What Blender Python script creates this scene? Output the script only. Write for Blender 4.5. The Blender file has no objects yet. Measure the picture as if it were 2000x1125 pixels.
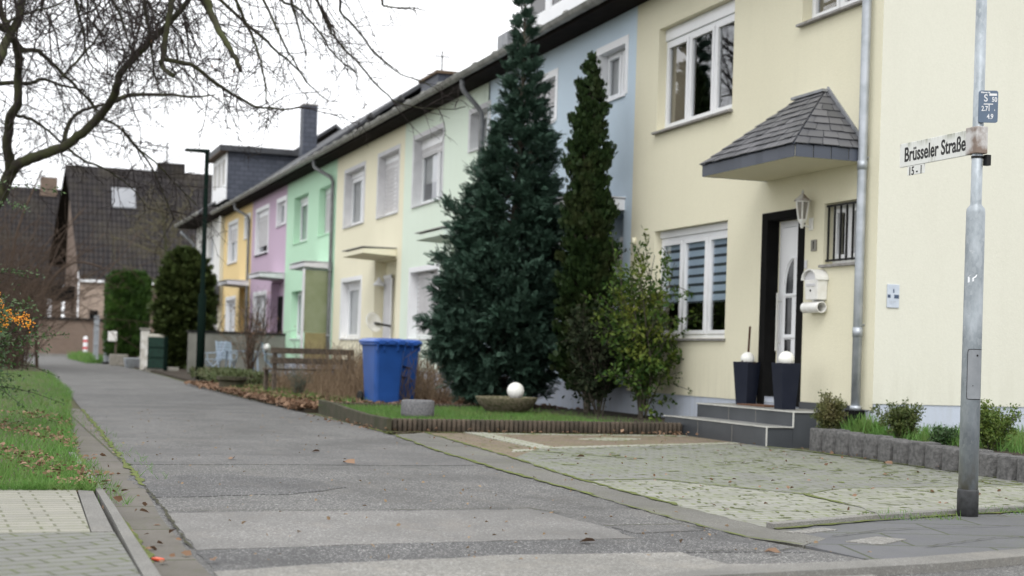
import bpy, math, random
import numpy as np
from mathutils import Vector, Matrix
random.seed(7); RNG = np.random.default_rng(11)
SC = bpy.context.scene; COL = SC.collection
PI = math.pi
# ------------------------------------------------------------------ node helpers
def NEW(name):
    m = bpy.data.materials.new(name); m.use_nodes = True
    nt = m.node_tree
    return m, nt, nt.nodes['Principled BSDF']
def ND(nt, typ, ins=None, **props):
    n = nt.nodes.new(typ)
    for k, v in props.items(): setattr(n, k, v)
    for k, v in (ins or {}).items():
        s = n.inputs[k]
        if isinstance(v, bpy.types.NodeSocket): nt.links.new(v, s)
        else: s.default_value = v
    return n
def c4(c): return (c[0], c[1], c[2], 1.0)
def POS(nt, scale=(1,1,1), rot=(0,0,0), axes=None):
    p = ND(nt, 'ShaderNodeNewGeometry').outputs['Position']
    if axes:                                   # e.g. 'yz' -> texture x,y
        s = ND(nt, 'ShaderNodeSeparateXYZ', {0: p})
        ix = {'x': 0, 'y': 1, 'z': 2}
        p = ND(nt, 'ShaderNodeCombineXYZ', {0: s.outputs[ix[axes[0]]], 1: s.outputs[ix[axes[1]]]}).outputs[0]
    return ND(nt, 'ShaderNodeMapping', {'Vector': p, 'Scale': scale, 'Rotation': rot}).outputs[0]
def NOISE(nt, vec, scale, detail=4, rough=.55, dist=0):
    return ND(nt, 'ShaderNodeTexNoise', {'Vector': vec, 'Scale': scale, 'Detail': detail, 'Roughness': rough, 'Distortion': dist}).outputs['Fac']
def MR(nt, v, a, b, c=0., d=1.):
    return ND(nt, 'ShaderNodeMapRange', {0: v, 1: a, 2: b, 3: c, 4: d}).outputs[0]
def MIX(nt, f, a, b, blend='MIX'):
    n = nt.nodes.new('ShaderNodeMix'); n.data_type = 'RGBA'; n.blend_type = blend
    for i, v in ((0, f), (6, a), (7, b)):
        if isinstance(v, bpy.types.NodeSocket): nt.links.new(v, n.inputs[i])
        else: n.inputs[i].default_value = v if i == 0 else c4(v)
    return n.outputs[2]
def MATH(nt, op, a, b=0.):
    return ND(nt, 'ShaderNodeMath', {0: a, 1: b}, operation=op).outputs[0]
def BUMP(nt, h, strength, dist=.01):
    return ND(nt, 'ShaderNodeBump', {'Height': h, 'Strength': strength, 'Distance': dist}).outputs[0]
def SET(nt, b, **k):
    names = dict(col='Base Color', rough='Roughness', metal='Metallic', normal='Normal', spec='Specular IOR Level', trans='Transmission Weight', ior='IOR', alpha='Alpha', sss='Subsurface Weight')
    for key, v in k.items():
        s = b.inputs[names[key]]
        if isinstance(v, bpy.types.NodeSocket): nt.links.new(v, s)
        else: s.default_value = c4(v) if key == 'col' else v
def plain(name, c, c2=None, ns=4., rough=.7, bump=0., bs=80., spec=.35, metal=0., lo=.35, hi=.65, bdist=.01):
    m, nt, b = NEW(name)
    p = POS(nt)
    c2 = c2 or tuple(x * .82 for x in c)
    SET(nt, b, col=MIX(nt, MR(nt, NOISE(nt, p, ns, 6), lo, hi), c, c2), rough=rough, spec=spec, metal=metal)
    if bump: SET(nt, b, normal=BUMP(nt, NOISE(nt, p, bs, 3), bump, bdist))
    return m
def plaster(name, c, dirt=.07):
    m, nt, b = NEW(name)
    p = POS(nt); ps = POS(nt, (3., 3., .35))
    big = MR(nt, NOISE(nt, p, .6, 5), .35, .7)
    streak = MR(nt, NOISE(nt, ps, 1.6, 5, .65), .5, .8)
    fine = NOISE(nt, p, 55, 3)
    k = MIX(nt, MATH(nt, 'MULTIPLY', big, dirt), c, (c[0]*.6, c[1]*.58, c[2]*.5))
    k = MIX(nt, MATH(nt, 'MULTIPLY', streak, dirt * .7), k, (.34, .32, .26))
    z = ND(nt, 'ShaderNodeSeparateXYZ', {0: p}).outputs[2]
    splash = MATH(nt, 'MULTIPLY', MR(nt, z, 1.1, .3, 0, 1), MR(nt, NOISE(nt, ps, 3.5, 5), .45, .75))
    k = MIX(nt, MATH(nt, 'MULTIPLY', splash, .22), k, (.28, .26, .18))
    k = MIX(nt, MATH(nt, 'MULTIPLY', MR(nt, fine, .3, .7), .07), k, (.2, .19, .15))
    SET(nt, b, col=k, rough=.92, spec=.2)
    h = MATH(nt, 'ADD', NOISE(nt, p, 95, 4, .6), MATH(nt, 'MULTIPLY', NOISE(nt, p, 30, 2), .5))
    SET(nt, b, normal=BUMP(nt, h, .45, .008))
    return m
def leafmat(name, a, b_, c_=None, rough=.55, spec=.3, trans=.25):
    """leaf colours vary from leaf to leaf and in clumps"""
    m, nt, b = NEW(name)
    rnd = ND(nt, 'ShaderNodeNewGeometry').outputs['Random Per Island']
    k = MIX(nt, rnd, a, b_)
    if c_:
        k = MIX(nt, MATH(nt, 'MULTIPLY', MR(nt, NOISE(nt, POS(nt), 2.2, 3), .5, .72), .8), k, c_)
    SET(nt, b, col=k, rough=rough, spec=spec)
    tr = ND(nt, 'ShaderNodeBsdfTranslucent', {0: k})
    out = nt.nodes['Material Output']
    mx = ND(nt, 'ShaderNodeMixShader', {0: trans, 1: b.outputs[0], 2: tr.outputs[0]})
    nt.links.new(mx.outputs[0], out.inputs[0])
    return m
def brick(name, c1, c2, mortar, w, h, ms, axes, rough=.85, bump=.4, rot=0., offs=.5, moss=None, mossamt=.5, stain=.25, msmooth=.1):
    m, nt, b = NEW(name)
    p = POS(nt, axes=axes, rot=(0, 0, rot)); pw = POS(nt)
    t = ND(nt, 'ShaderNodeTexBrick', {'Vector': p, 'Color1': c4(c1), 'Color2': c4(c2), 'Mortar': c4(mortar), 'Scale': 1., 'Mortar Size': ms, 'Mortar Smooth': msmooth, 'Brick Width': w, 'Row Height': h}, offset=offs)
    k = t.outputs['Color']; f = t.outputs['Fac']
    k = MIX(nt, MATH(nt, 'MULTIPLY', MR(nt, NOISE(nt, pw, 1.7, 6, .65), .35, .7), stain), k, tuple(x * .45 for x in c1))
    k = MIX(nt, MATH(nt, 'MULTIPLY', MR(nt, NOISE(nt, pw, 160, 2), .35, .7), .35), k, tuple(x * .4 for x in c1))
    if moss:
        big = MR(nt, NOISE(nt, pw, 1.1, 6, .7), .42, .62)
        mid = MR(nt, NOISE(nt, pw, 26, 5, .75), .46, .58)
        jo = MATH(nt, 'MULTIPLY', f, MR(nt, NOISE(nt, pw, 3.2, 5, .75), .47, .60))
        k = MIX(nt, MATH(nt, 'MULTIPLY', jo, min(1., mossamt * 1.6)), k, moss)
        k = MIX(nt, MATH(nt, 'MULTIPLY', MATH(nt, 'MULTIPLY', big, mid), mossamt), k, moss)
    SET(nt, b, col=k, rough=rough, spec=.3)
    hgt = MATH(nt, 'ADD', MATH(nt, 'MULTIPLY', f, -1.), MATH(nt, 'MULTIPLY', NOISE(nt, pw, 120, 3), .5))
    SET(nt, b, normal=BUMP(nt, hgt, bump, .008))
    return m
def asphalt(name, c, speck=.5, rough=.9, warm=None, sc=150.):
    m, nt, b = NEW(name)
    p = POS(nt)
    vor = ND(nt, 'ShaderNodeTexVoronoi', {'Vector': p, 'Scale': sc}).outputs['Color']
    s = ND(nt, 'ShaderNodeSeparateColor', {0: vor}).outputs[0]
    k = MIX(nt, MR(nt, s, .0, 1.), tuple(x * (1 - .55 * speck) for x in c), tuple(x * (1 + .5 * speck) for x in c))
    k = MIX(nt, MATH(nt, 'MULTIPLY', MR(nt, s, .86, .93), speck), k, (.42, .42, .40))
    k = MIX(nt, MATH(nt, 'MULTIPLY', MR(nt, NOISE(nt, p, .9, 6, .65), .4, .64), .65), k, tuple(x * .60 for x in c))
    k = MIX(nt, MATH(nt, 'MULTIPLY', MR(nt, NOISE(nt, POS(nt, (1.2, .5, 1)), 2.6, 6, .7), .52, .72), .35), k, warm or (c[0] * 1.5, c[1] * 1.42, c[2] * 1.3))
    k = MIX(nt, MATH(nt, 'MULTIPLY', MR(nt, NOISE(nt, POS(nt), 1.3, 6, .75), .60, .7), .35), k, (.05, .055, .03))
    SET(nt, b, col=k, rough=rough, spec=.35)
    h = MATH(nt, 'ADD', MATH(nt, 'MULTIPLY', s, .8), NOISE(nt, p, 60, 3))
    SET(nt, b, normal=BUMP(nt, h, .5, .006))
    return m
# ------------------------------------------------------------------ mesh helpers
ORI = {}
def ori(o):
    while o.parent is not None: o = o.parent
    return ORI.get(o.name, Vector((0, 0, 0)))
def tag(o, label=None, cat=None, group=None, kind=None):
    if label: o['label'] = label
    if cat: o['category'] = cat
    if group: o['group'] = group
    if kind: o['kind'] = kind
    return o
def thing(name, label, cat, loc=(0, 0, 0), group=None):
    o = bpy.data.objects.new(name, None); COL.objects.link(o)
    o.location = loc; o.empty_display_size = .2; ORI[o.name] = Vector(loc)
    return tag(o, label, cat, group)
def link_mesh(name, me, mat, parent, loc, smooth, bevel):
    if mat is not None:
        for mm in (mat if isinstance(mat, (list, tuple)) else [mat]): me.materials.append(mm)
    if smooth: me.polygons.foreach_set('use_smooth', [True] * len(me.polygons))
    o = bpy.data.objects.new(name, me); COL.objects.link(o)
    if parent is not None: o.parent = parent
    else: o.location = loc; ORI[o.name] = Vector(loc)
    if bevel:
        bv = o.modifiers.new('bevel', 'BEVEL'); bv.width = bevel; bv.segments = 2; bv.limit_method = 'ANGLE'; bv.angle_limit = .6
    return o
class MB:
    def __init__(s): s.v = []; s.f = []; s.sm = []
    def add(s, vs, fs):
        n = len(s.v); s.v += [tuple(v) for v in vs]; s.f += [tuple(i + n for i in f) for f in fs]; return s
    def quad(s, *p): return s.add(p, [tuple(range(len(p)))])
    def hexa(s, p):   # 8 points: bottom 4 ccw, top 4 ccw
        return s.add(p, [(3, 2, 1, 0), (4, 5, 6, 7), (0, 1, 5, 4), (1, 2, 6, 5), (2, 3, 7, 6), (3, 0, 4, 7)])
    def box(s, x0, x1, y0, y1, z0, z1):
        return s.hexa([(x0, y0, z0), (x1, y0, z0), (x1, y1, z0), (x0, y1, z0), (x0, y0, z1), (x1, y0, z1), (x1, y1, z1), (x0, y1, z1)])
    def obox(s, c, size, rz=0., rx=0., ry=0.):
        M = Matrix.Translation(c) @ Matrix.Rotation(rz, 4, 'Z') @ Matrix.Rotation(ry, 4, 'Y') @ Matrix.Rotation(rx, 4, 'X')
        a, b, d = (x / 2 for x in size)
        return s.hexa([M @ Vector(q) for q in ((-a, -b, -d), (a, -b, -d), (a, b, -d), (-a, b, -d), (-a, -b, d), (a, -b, d), (a, b, d), (-a, b, d))])
    def bar(s, p, q, w, h=None, up=(0, 0, 1)):
        p, q = Vector(p), Vector(q); d = (q - p).normalized(); h = h or w
        u = Vector(up)
        if abs(d.dot(u)) > .95: u = Vector((1, 0, 0))
        r = d.cross(u).normalized() * (w / 2); t = r.cross(d).normalized() * (h / 2)
        return s.hexa([p - r - t, p + r - t, p + r + t, p - r + t, q - r - t, q + r - t, q + r + t, q - r + t])
    def tube(s, pts, r, n=8, cap=True):
        pts = [Vector(p) for p in pts]; m = len(pts)
        rs = r if isinstance(r, (list, tuple)) else [r] * m
        base = len(s.v); u = None
        for i, p in enumerate(pts):
            d = (pts[min(i + 1, m - 1)] - pts[max(i - 1, 0)])
            if d.length < 1e-9: d = Vector((0, 0, 1))
            d.normalize()
            if u is None:
                u = d.orthogonal().normalized()
            else:
                u = (u - d * u.dot(d)); u = u.normalized() if u.length > 1e-6 else d.orthogonal().normalized()
            w = d.cross(u)
            for k in range(n):
                a = 2 * PI * k / n
                s.v.append(tuple(p + (u * math.cos(a) + w * math.sin(a)) * rs[i]))
        for i in range(m - 1):
            for k in range(n):
                a = base + i * n + k; b = base + i * n + (k + 1) % n
                s.f.append((a, b, b + n, a + n))
        if cap:
            s.f.append(tuple(base + k for k in reversed(range(n)))); s.f.append(tuple(base + (m - 1) * n + k for k in range(n)))
        return s
    def lathe(s, c, prof, n=24, a0=0., sx=1., sy=1.):
        base = len(s.v); m = len(prof)
        for r, z in prof:
            for k in range(n):
                a = a0 + 2 * PI * k / n
                s.v.append((c[0] + r * math.cos(a) * sx, c[1] + r * math.sin(a) * sy, c[2] + z))
        for i in range(m - 1):
            for k in range(n):
                a = base + i * n + k; b = base + i * n + (k + 1) % n
                s.f.append((a, b, b + n, a + n))
        s.f.append(tuple(base + k for k in reversed(range(n)))); s.f.append(tuple(base + (m - 1) * n + k for k in range(n)))
        return s
    def ball(s, c, r, n=20, m=12, sz=1.):
        return s.lathe(c, [(max(1e-4, r * math.sin(PI * i / m)), -r * sz * math.cos(PI * i / m)) for i in range(m + 1)], n)
    def poly(s, pts, z0, z1):   # vertical prism of an outline
        n = len(pts)
        a = sum(pts[i][0] * pts[(i + 1) % n][1] - pts[(i + 1) % n][0] * pts[i][1] for i in range(n))
        if a < 0: pts = pts[::-1]
        vs = [(x, y, z0) for x, y in pts] + [(x, y, z1) for x, y in pts]
        return s.add(vs, [tuple(reversed(range(n))), tuple(range(n, 2 * n))] + [(i, (i + 1) % n, (i + 1) % n + n, i + n) for i in range(n)])
    def sheet(s, pts, z):
        n = len(pts)
        a = sum(pts[i][0] * pts[(i + 1) % n][1] - pts[(i + 1) % n][0] * pts[i][1] for i in range(n))
        if a < 0: pts = pts[::-1]
        return s.add([(x, y, z) for x, y in pts], [tuple(range(n))])
    def build(s, name, mat, parent=None, loc=(0, 0, 0), smooth=False, bevel=0.):
        off = ori(parent) if parent is not None else Vector(loc)
        me = bpy.data.meshes.new(name)
        me.from_pydata([(v[0] - off[0], v[1] - off[1], v[2] - off[2]) for v in s.v], [], s.f); me.update()
        return link_mesh(name, me, mat, parent, loc, smooth, bevel)
def np_mesh(name, V, F, mat, parent=None, loc=(0, 0, 0), smooth=False):
    """V (n,3), F (m,k) with k the same for every face"""
    off = np.array(ori(parent) if parent is not None else loc, dtype=float)
    V = np.asarray(V, float) - off; F = np.asarray(F, dtype=np.int32); m, k = F.shape
    me = bpy.data.meshes.new(name)
    me.vertices.add(len(V)); me.vertices.foreach_set('co', V.astype(np.float32).ravel())
    me.loops.add(m * k); me.loops.foreach_set('vertex_index', F.ravel())
    me.polygons.add(m); me.polygons.foreach_set('loop_start', np.arange(0, m * k, k, dtype=np.int32))
    try: me.polygons.foreach_set('loop_total', np.full(m, k, dtype=np.int32))
    except Exception: pass
    me.update(calc_edges=True); me.validate()
    return link_mesh(name, me, mat, parent, loc, smooth, 0)
def frames(D, roll=None):
    """per instance axes: y along D, x sideways, z up the leaf face"""
    D = D / np.maximum(np.linalg.norm(D, axis=1, keepdims=True), 1e-9)
    up = np.tile(np.array([[0, 0, 1.]]), (len(D), 1))
    bad = np.abs(D[:, 2]) > .97; up[bad] = (1, 0, 0)
    X = np.cross(D, up); X /= np.linalg.norm(X, axis=1, keepdims=True)
    Z = np.cross(X, D)
    if roll is not None:
        c, s = np.cos(roll)[:, None], np.sin(roll)[:, None]
        X, Z = X * c + Z * s, Z * c - X * s
    return X, D, Z
def scat(BV, BF, P, D, S, roll=None):
    BV = np.asarray(BV, float); BF = np.asarray(BF, int)
    X, Y, Z = frames(np.asarray(D, float), roll)
    S = np.asarray(S, float).reshape(-1, 1, 1)
    V = P[:, None, :] + S * (BV[None, :, 0:1] * X[:, None, :] + BV[None, :, 1:2] * Y[:, None, :] + BV[None, :, 2:3] * Z[:, None, :])
    F = BF[None] + (np.arange(len(P)) * len(BV))[:, None, None]
    return V.reshape(-1, 3), F.reshape(-1, BF.shape[1])
def cat(*vf):
    Vs, Fs, n = [], [], 0
    for V, F in vf: Vs.append(V); Fs.append(F + n); n += len(V)
    return np.concatenate(Vs), np.concatenate(Fs)
LEAF = ([(0, 0, 0), (-.24, .4, .03), (0, 1, -.05), (.24, .4, .03)], [(0, 3, 2, 1)])          # folded oval
BLADE = ([(-.045, 0, 0), (.045, 0, 0), (.012, 1., .14), (-.012, 1., .14)], [(0, 1, 2, 3)])
def frond(nside=6, w=.5, droop=.25, lw=.11):
    V, F = [], []
    def q(a, b, wd):
        a, b = np.array(a), np.array(b); d = b - a; n = np.cross(d, (0, 0, 1)); n = n / (np.linalg.norm(n) + 1e-9) * wd
        i = len(V); mid = a + d * .5
        V.extend([a, mid + n, b, mid - n]); F.append((i, i + 3, i + 2, i + 1))
    def z(t): return -droop * t * t
    q((0, 0, 0), (0, .5, z(.5)), lw * .4); q((0, .45, z(.45)), (0, 1, z(1)), lw * .5)
    for k in range(nside):
        t = .12 + .8 * k / nside; L = w * (1 - .65 * t)
        for s in (-1, 1):
            q((0, t, z(t)), (s * L * .75, t + L * .75, z(t) - .12 * L + .05 * s), lw * (1 - .3 * t))
    return np.array(V), np.array(F)
# ------------------------------------------------------------------ camera
cam_d = bpy.data.cameras.new('camera'); cam = bpy.data.objects.new('camera', cam_d); COL.objects.link(cam); SC.camera = cam
yaw, pitch, roll = math.radians(19.5097), math.radians(.6), math.atan(.031)
f = Vector((math.sin(yaw) * math.cos(pitch), math.cos(yaw) * math.cos(pitch), math.sin(pitch)))
r = Vector((math.cos(yaw), -math.sin(yaw), 0)); u = r.cross(f)
r2 = r * math.cos(roll) + u * math.sin(roll); u2 = u * math.cos(roll) - r * math.sin(roll)
cam.matrix_world = Matrix(((r2.x, u2.x, -f.x, 0), (r2.y, u2.y, -f.y, 0), (r2.z, u2.z, -f.z, .90), (0, 0, 0, 1)))
cam_d.sensor_width = 36; cam_d.lens = 52.2; cam_d.shift_y = .05026; cam_d.clip_end = 2000; cam_d.clip_start = .05
cam_d.dof.use_dof = True; cam_d.dof.focus_distance = 9.6; cam_d.dof.aperture_fstop = 2.35
# ------------------------------------------------------------------ light
w = bpy.data.worlds.new('World'); SC.world = w; w.use_nodes = True
nt = w.node_tree; bg = nt.nodes['Background']
SUN_EL, SUN_AZ = math.radians(48), math.radians(205)      # azimuth from +Y clockwise: behind the camera, a little left
sky = ND(nt, 'ShaderNodeTexSky', sky_type='NISHITA', sun_disc=False, sun_elevation=SUN_EL, sun_rotation=SUN_AZ, dust_density=4., air_density=1.2)
hs = ND(nt, 'ShaderNodeHueSaturation', {'Saturation': .18, 'Value': 1., 'Color': sky.outputs[0]})
tc = ND(nt, 'ShaderNodeTexCoord').outputs['Generated']
cl = MR(nt, NOISE(nt, tc, 2.2, 6, .6), .3, .7)
cloud = MIX(nt, cl, (11.2, 11.4, 11.8), (13.2, 13.2, 13.3))
nt.links.new(MIX(nt, .8, hs.outputs[0], cloud), bg.inputs[0])
bg.inputs[1].default_value = .135
sd = bpy.data.lights.new('sun', 'SUN'); sun = bpy.data.objects.new('sun', sd); COL.objects.link(sun)
sd.energy = 1.25; sd.angle = math.radians(30); sd.color = (1., .99, .97)
sun.rotation_euler = Vector((-math.sin(SUN_AZ) * math.cos(SUN_EL), -math.cos(SUN_AZ) * math.cos(SUN_EL), -math.sin(SUN_EL))).to_track_quat('-Z', 'Y').to_euler()
SC.view_settings.view_transform = 'Standard'; SC.view_settings.look = 'None'; SC.view_settings.exposure = .17; SC.view_settings.gamma = 1.
# ------------------------------------------------------------------ materials
M = {}
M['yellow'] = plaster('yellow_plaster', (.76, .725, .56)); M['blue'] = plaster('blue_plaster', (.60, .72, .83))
M['mint'] = plaster('mint_plaster', (.74, .84, .73)); M['pale'] = plaster('pale_yellow_plaster', (.84, .80, .62))
M['green'] = plaster('green_plaster', (.52, .78, .58)); M['purple'] = plaster('purple_plaster', (.55, .42, .54))
M['orange'] = plaster('orange_plaster', (.82, .63, .32)); M['cream'] = plaster('pale_cream_end_wall', (.67, .665, .575)); M['white_wall'] = plaster('white_plaster', (.80, .80, .78))
M['plinth'] = plaster('grey_blue_plinth_paint', (.50, .55, .64), .12)
M['white'] = plain('white_pvc', (.80, .81, .83), (.77, .78, .80), rough=.35, spec=.5)
M['trim'] = plain('light_grey_trim_paint', (.66, .66, .68), (.58, .58, .60), rough=.8)
M['white_metal'] = plain('white_enamel', (.80, .80, .78), (.70, .69, .65), 9, rough=.4, spec=.5)
M['zinc'] = plain('zinc_sheet', (.46, .49, .53), (.34, .37, .40), 7, rough=.45, spec=.5, metal=.5, bump=.1, bs=20)
M['gutter'] = plain('weathered_gutter_zinc', (.36, .36, .34), (.22, .22, .20), 5, rough=.6, metal=.2)
M['pipe'] = plain('grey_painted_pipe', (.19, .195, .20), (.13, .135, .14), 5, rough=.6)
M['eave'] = plain('dark_brown_eave_boards', (.016, .012, .010), (.010, .008, .007), rough=.95, spec=.1)
M['rooftile'] = plain('anthracite_roof', (.055, .058, .065), (.035, .037, .042), 3, rough=.6, bump=.3, bs=12)
M['slate'] = leafmat('canopy_slate', (.075, .077, .085), (.135, .135, .145), rough=.5, spec=.5, trans=0.)
M['slate_side'] = leafmat('slate_shingle_blue', (.045, .055, .075), (.07, .08, .105), rough=.45, spec=.5, trans=0.)
M['slate_wall'] = brick('slate_cladding', (.085, .095, .125), (.06, .07, .095), (.03, .033, .045), .35, .18, .012, 'xz', rough=.55)
M['black'] = plain('black_paint', (.006, .006, .006), (.009, .009, .009), rough=.9, spec=.1)
M['iron'] = plain('black_iron', (.012, .012, .012), rough=.5, metal=.3)
M['stone_sill'] = plain('grey_stone_sill', (.30, .29, .28), (.20, .19, .18), 12, rough=.7)
M['tile'] = plain('anthracite_floor_tile', (.060, .066, .074), (.042, .047, .054), 2.2, rough=.42, spec=.5, bump=.06, bs=60)
M['tiletop'] = plain('grey_step_top', (.26, .26, .25), (.18, .18, .17), 3, rough=.5)
M['edgemetal'] = plain('steel_tile_edge', (.66, .66, .62), (.5, .5, .47), rough=.35, metal=.3)
M['navy'] = plain('dark_navy_planter', (.008, .011, .022), (.012, .015, .027), 5, rough=.6, spec=.2)
M['opal'] = plain('opal_globe', (.82, .82, .78), (.76, .76, .71), 5, rough=.35, spec=.5)
M['wood_old'] = plain('weathered_timber', (.135, .105, .080), (.06, .048, .036), 16, rough=.9, bump=.4, bs=30)
M['bark'] = plain('bark', (.060, .050, .040), (.11, .10, .075), 9, rough=.95, bump=.7, bs=40)
M['barkmoss'] = plain('mossy_bark', (.040, .034, .027), (.060, .066, .028), 5, rough=.95, bump=.7, bs=40)
M['twig'] = plain('dark_twig', (.022, .017, .016), (.038, .028, .025), 6, rough=.9)
M['concrete'] = plain('old_concrete', (.32, .30, .27), (.19, .18, .15), 7, rough=.95, bump=.6, bs=60)
M['stone'] = plain('dark_grey_palisade_concrete', (.150, .147, .145), (.075, .074, .074), 26, rough=.95, bump=.9, bs=70, bdist=.012)
M['greystone'] = plain('grey_washed_concrete', (.19, .19, .195), (.11, .11, .115), 40, rough=.95, bump=1., bs=90)
M['bowl'] = plain('mossy_exposed_aggregate', (.22, .19, .13), (.08, .085, .04), 22, rough=.95, bump=1., bs=50, bdist=.03)
M['edging'] = plain('brown_ribbed_edging', (.105, .082, .062), (.052, .044, .034), 6, rough=.95, bump=.6, bs=60)
M['edgingmoss'] = plain('mossy_edging_board', (.070, .060, .042), (.038, .042, .020), 5, rough=.95, bump=.6, bs=60)
M['bluebin'] = plain('blue_bin_plastic', (.020, .090, .34), (.017, .075, .28), 3, rough=.42, spec=.5)
M['bluelid'] = plain('blue_lid_plastic', (.035, .12, .44), (.03, .10, .37), 3, rough=.35, spec=.5)
M['darkmark'] = plain('dark_blue_graffiti', (.008, .012, .04), rough=.5)
M['garden_blue'] = plain('grey_blue_furniture_paint', (.33, .40, .49), (.27, .34, .42), rough=.5)
M['greenpanel'] = plain('dark_green_screen', (.010, .040, .028), (.008, .028, .02), 8, rough=.7)
M['lampgreen'] = plain('dark_green_lacquer', (.004, .010, .008), (.005, .012, .009), rough=.9, spec=.05)
M['soil'] = plain('dark_soil', (.050, .036, .025), (.03, .024, .016), 12, rough=1., bump=1., bs=40)
M['red'] = plain('red_reflective', (.55, .03, .03), rough=.5)
M['orange_scrap'] = plain('orange_red_plastic', (.65, .10, .04), rough=.4)
M['grass'] = leafmat('grass_blades', (.080, .19, .034), (.135, .26, .062), (.19, .20, .075), trans=.3)
M['leaf_brown'] = leafmat('dead_leaves', (.15, .085, .050), (.30, .20, .135), (.11, .065, .042), rough=.8, spec=.2, trans=.05)
M['weed'] = leafmat('dry_weed_stalks', (.30, .22, .14), (.17, .115, .07), rough=.9, trans=.1)
M['cypress'] = leafmat('cypress_foliage', (.014, .040, .026), (.072, .125, .090), (.024, .058, .036), rough=.6, spec=.25, trans=.1)
M['thuja'] = leafmat('thuja_foliage', (.010, .028, .008), (.030, .054, .013), (.042, .046, .015), rough=.6, spec=.25, trans=.1)
M['holly'] = leafmat('glossy_leaves', (.024, .062, .014), (.075, .125, .022), (.19, .20, .035), rough=.6, spec=.15, trans=.15)
M['aucuba'] = leafmat('mottled_leaves', (.012, .022, .010), (.032, .040, .020), (.05, .05, .03), rough=.7, spec=.12, trans=.1)
M['box'] = leafmat('boxwood_leaves', (.052, .085, .022), (.115, .135, .040), (.14, .11, .05), rough=.5, trans=.15)
M['boxgreen'] = leafmat('green_boxwood_leaves', (.055, .105, .020), (.15, .20, .04), (.20, .23, .07), rough=.45, trans=.2)
M['boxdark'] = leafmat('dark_boxwood_leaves', (.022, .058, .018), (.055, .105, .030), rough=.45, trans=.15)
M['hedge'] = leafmat('trimmed_hedge', (.016, .045, .008), (.045, .095, .014), (.06, .13, .015), rough=.7, trans=.1)
M['globe'] = leafmat('globe_conifer', (.024, .044, .010), (.065, .092, .020), (.085, .11, .03), rough=.7, trans=.1)
M['pyra'] = leafmat('firethorn_leaves', (.035, .078, .026), (.075, .13, .040), (.10, .15, .06), rough=.4, spec=.4, trans=.1)
M['berry'] = leafmat('orange_berries', (.75, .25, .015), (.85, .38, .03), rough=.4, trans=0.)
M['clay'] = leafmat('garden_ground_cover', (.06, .085, .03), (.10, .12, .05), (.12, .09, .06), trans=.1)
M['lead'] = plain('lead_flashing', (.30, .31, .33), (.2, .21, .22), 5, rough=.5, metal=.3)
M['curtain'] = plain('pale_curtain', (.55, .54, .52), (.45, .44, .43), rough=.9)
M['sandcurtain'] = plain('sand_curtain', (.33, .27, .19), (.27, .22, .16), 2, rough=.95)
M['blinds'] = plain('roller_shutter', (.58, .57, .58), (.5, .49, .5), rough=.6)
M['inside'] = plain('dark_room', (.05, .048, .045), rough=1.)
M['obscure'] = plain('obscure_screen_glass', (.24, .27, .17), (.19, .22, .12), 2, rough=.25, spec=.5)
M['ochre'] = plain('ochre_screen_panel', (.28, .24, .12), (.22, .19, .09), rough=.4)
m, nt, b = NEW('galvanised_steel'); p = POS(nt, (1, 1, .5))
vc = ND(nt, 'ShaderNodeTexVoronoi', {'Vector': p, 'Scale': 55.}).outputs['Color']
g = ND(nt, 'ShaderNodeSeparateColor', {0: vc}).outputs[0]
k = MIX(nt, MR(nt, NOISE(nt, p, 9, 6, .6), .35, .65), (.36, .40, .43), (.21, .24, .26)); k = MIX(nt, MATH(nt, 'MULTIPLY', g, .3), k, (.52, .55, .58))
k = MIX(nt, MATH(nt, 'MULTIPLY', MR(nt, NOISE(nt, POS(nt), 30, 5, .7), .62, .72), .5), k, (.62, .64, .66))
zz = ND(nt, 'ShaderNodeSeparateXYZ', {0: POS(nt)}).outputs[2]
k = MIX(nt, MATH(nt, 'MULTIPLY', MR(nt, zz, .45, .15), MR(nt, NOISE(nt, p, 12, 4), .35, .6)), k, (.20, .19, .15))
SET(nt, b, col=k, rough=.5, metal=.35, spec=.5, normal=BUMP(nt, NOISE(nt, p, 25, 4), .15)); M['galv'] = m
m, nt, b = NEW('window_glass')       # clear pane: mirrors the sky at grazing angles, lets the dark room through
tr = ND(nt, 'ShaderNodeBsdfTransparent', {0: (.80, .83, .84, 1)}); gl = ND(nt, 'ShaderNodeBsdfGlossy', {0: (.95, .97, 1, 1), 1: .015})
bk = ND(nt, 'ShaderNodeNewGeometry').outputs['Backfacing']; fr = ND(nt, 'ShaderNodeFresnel', {0: MR(nt, bk, 0., 1., 2.3, 1 / 2.3)}); mx = ND(nt, 'ShaderNodeMixShader', {0: fr.outputs[0], 1: tr.outputs[0], 2: gl.outputs[0]})
nt.links.new(mx.outputs[0], nt.nodes['Material Output'].inputs[0]); M['glass'] = m
m, nt, b = NEW('dark_door_glass'); SET(nt, b, col=(.010, .011, .014), rough=.12, spec=.5); M['darkglass'] = m
m, nt, b = NEW('striped_blind')
z = ND(nt, 'ShaderNodeSeparateXYZ', {0: POS(nt)}).outputs[2]
st = MR(nt, MATH(nt, 'FRACT', MATH(nt, 'MULTIPLY', z, 8.2)), .62, .70)
SET(nt, b, col=MIX(nt, st, (.50, .60, .72), (.05, .06, .075)), rough=.85); M['dayblind'] = m
m, nt, b = NEW('sign_plate_white'); p = POS(nt, (1, 1, .35))
k = MIX(nt, MR(nt, NOISE(nt, p, 14, 6, .7), .56, .80), (.66, .67, .64), (.36, .36, .30))
z = ND(nt, 'ShaderNodeSeparateXYZ', {0: POS(nt)}).outputs[2]
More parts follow.
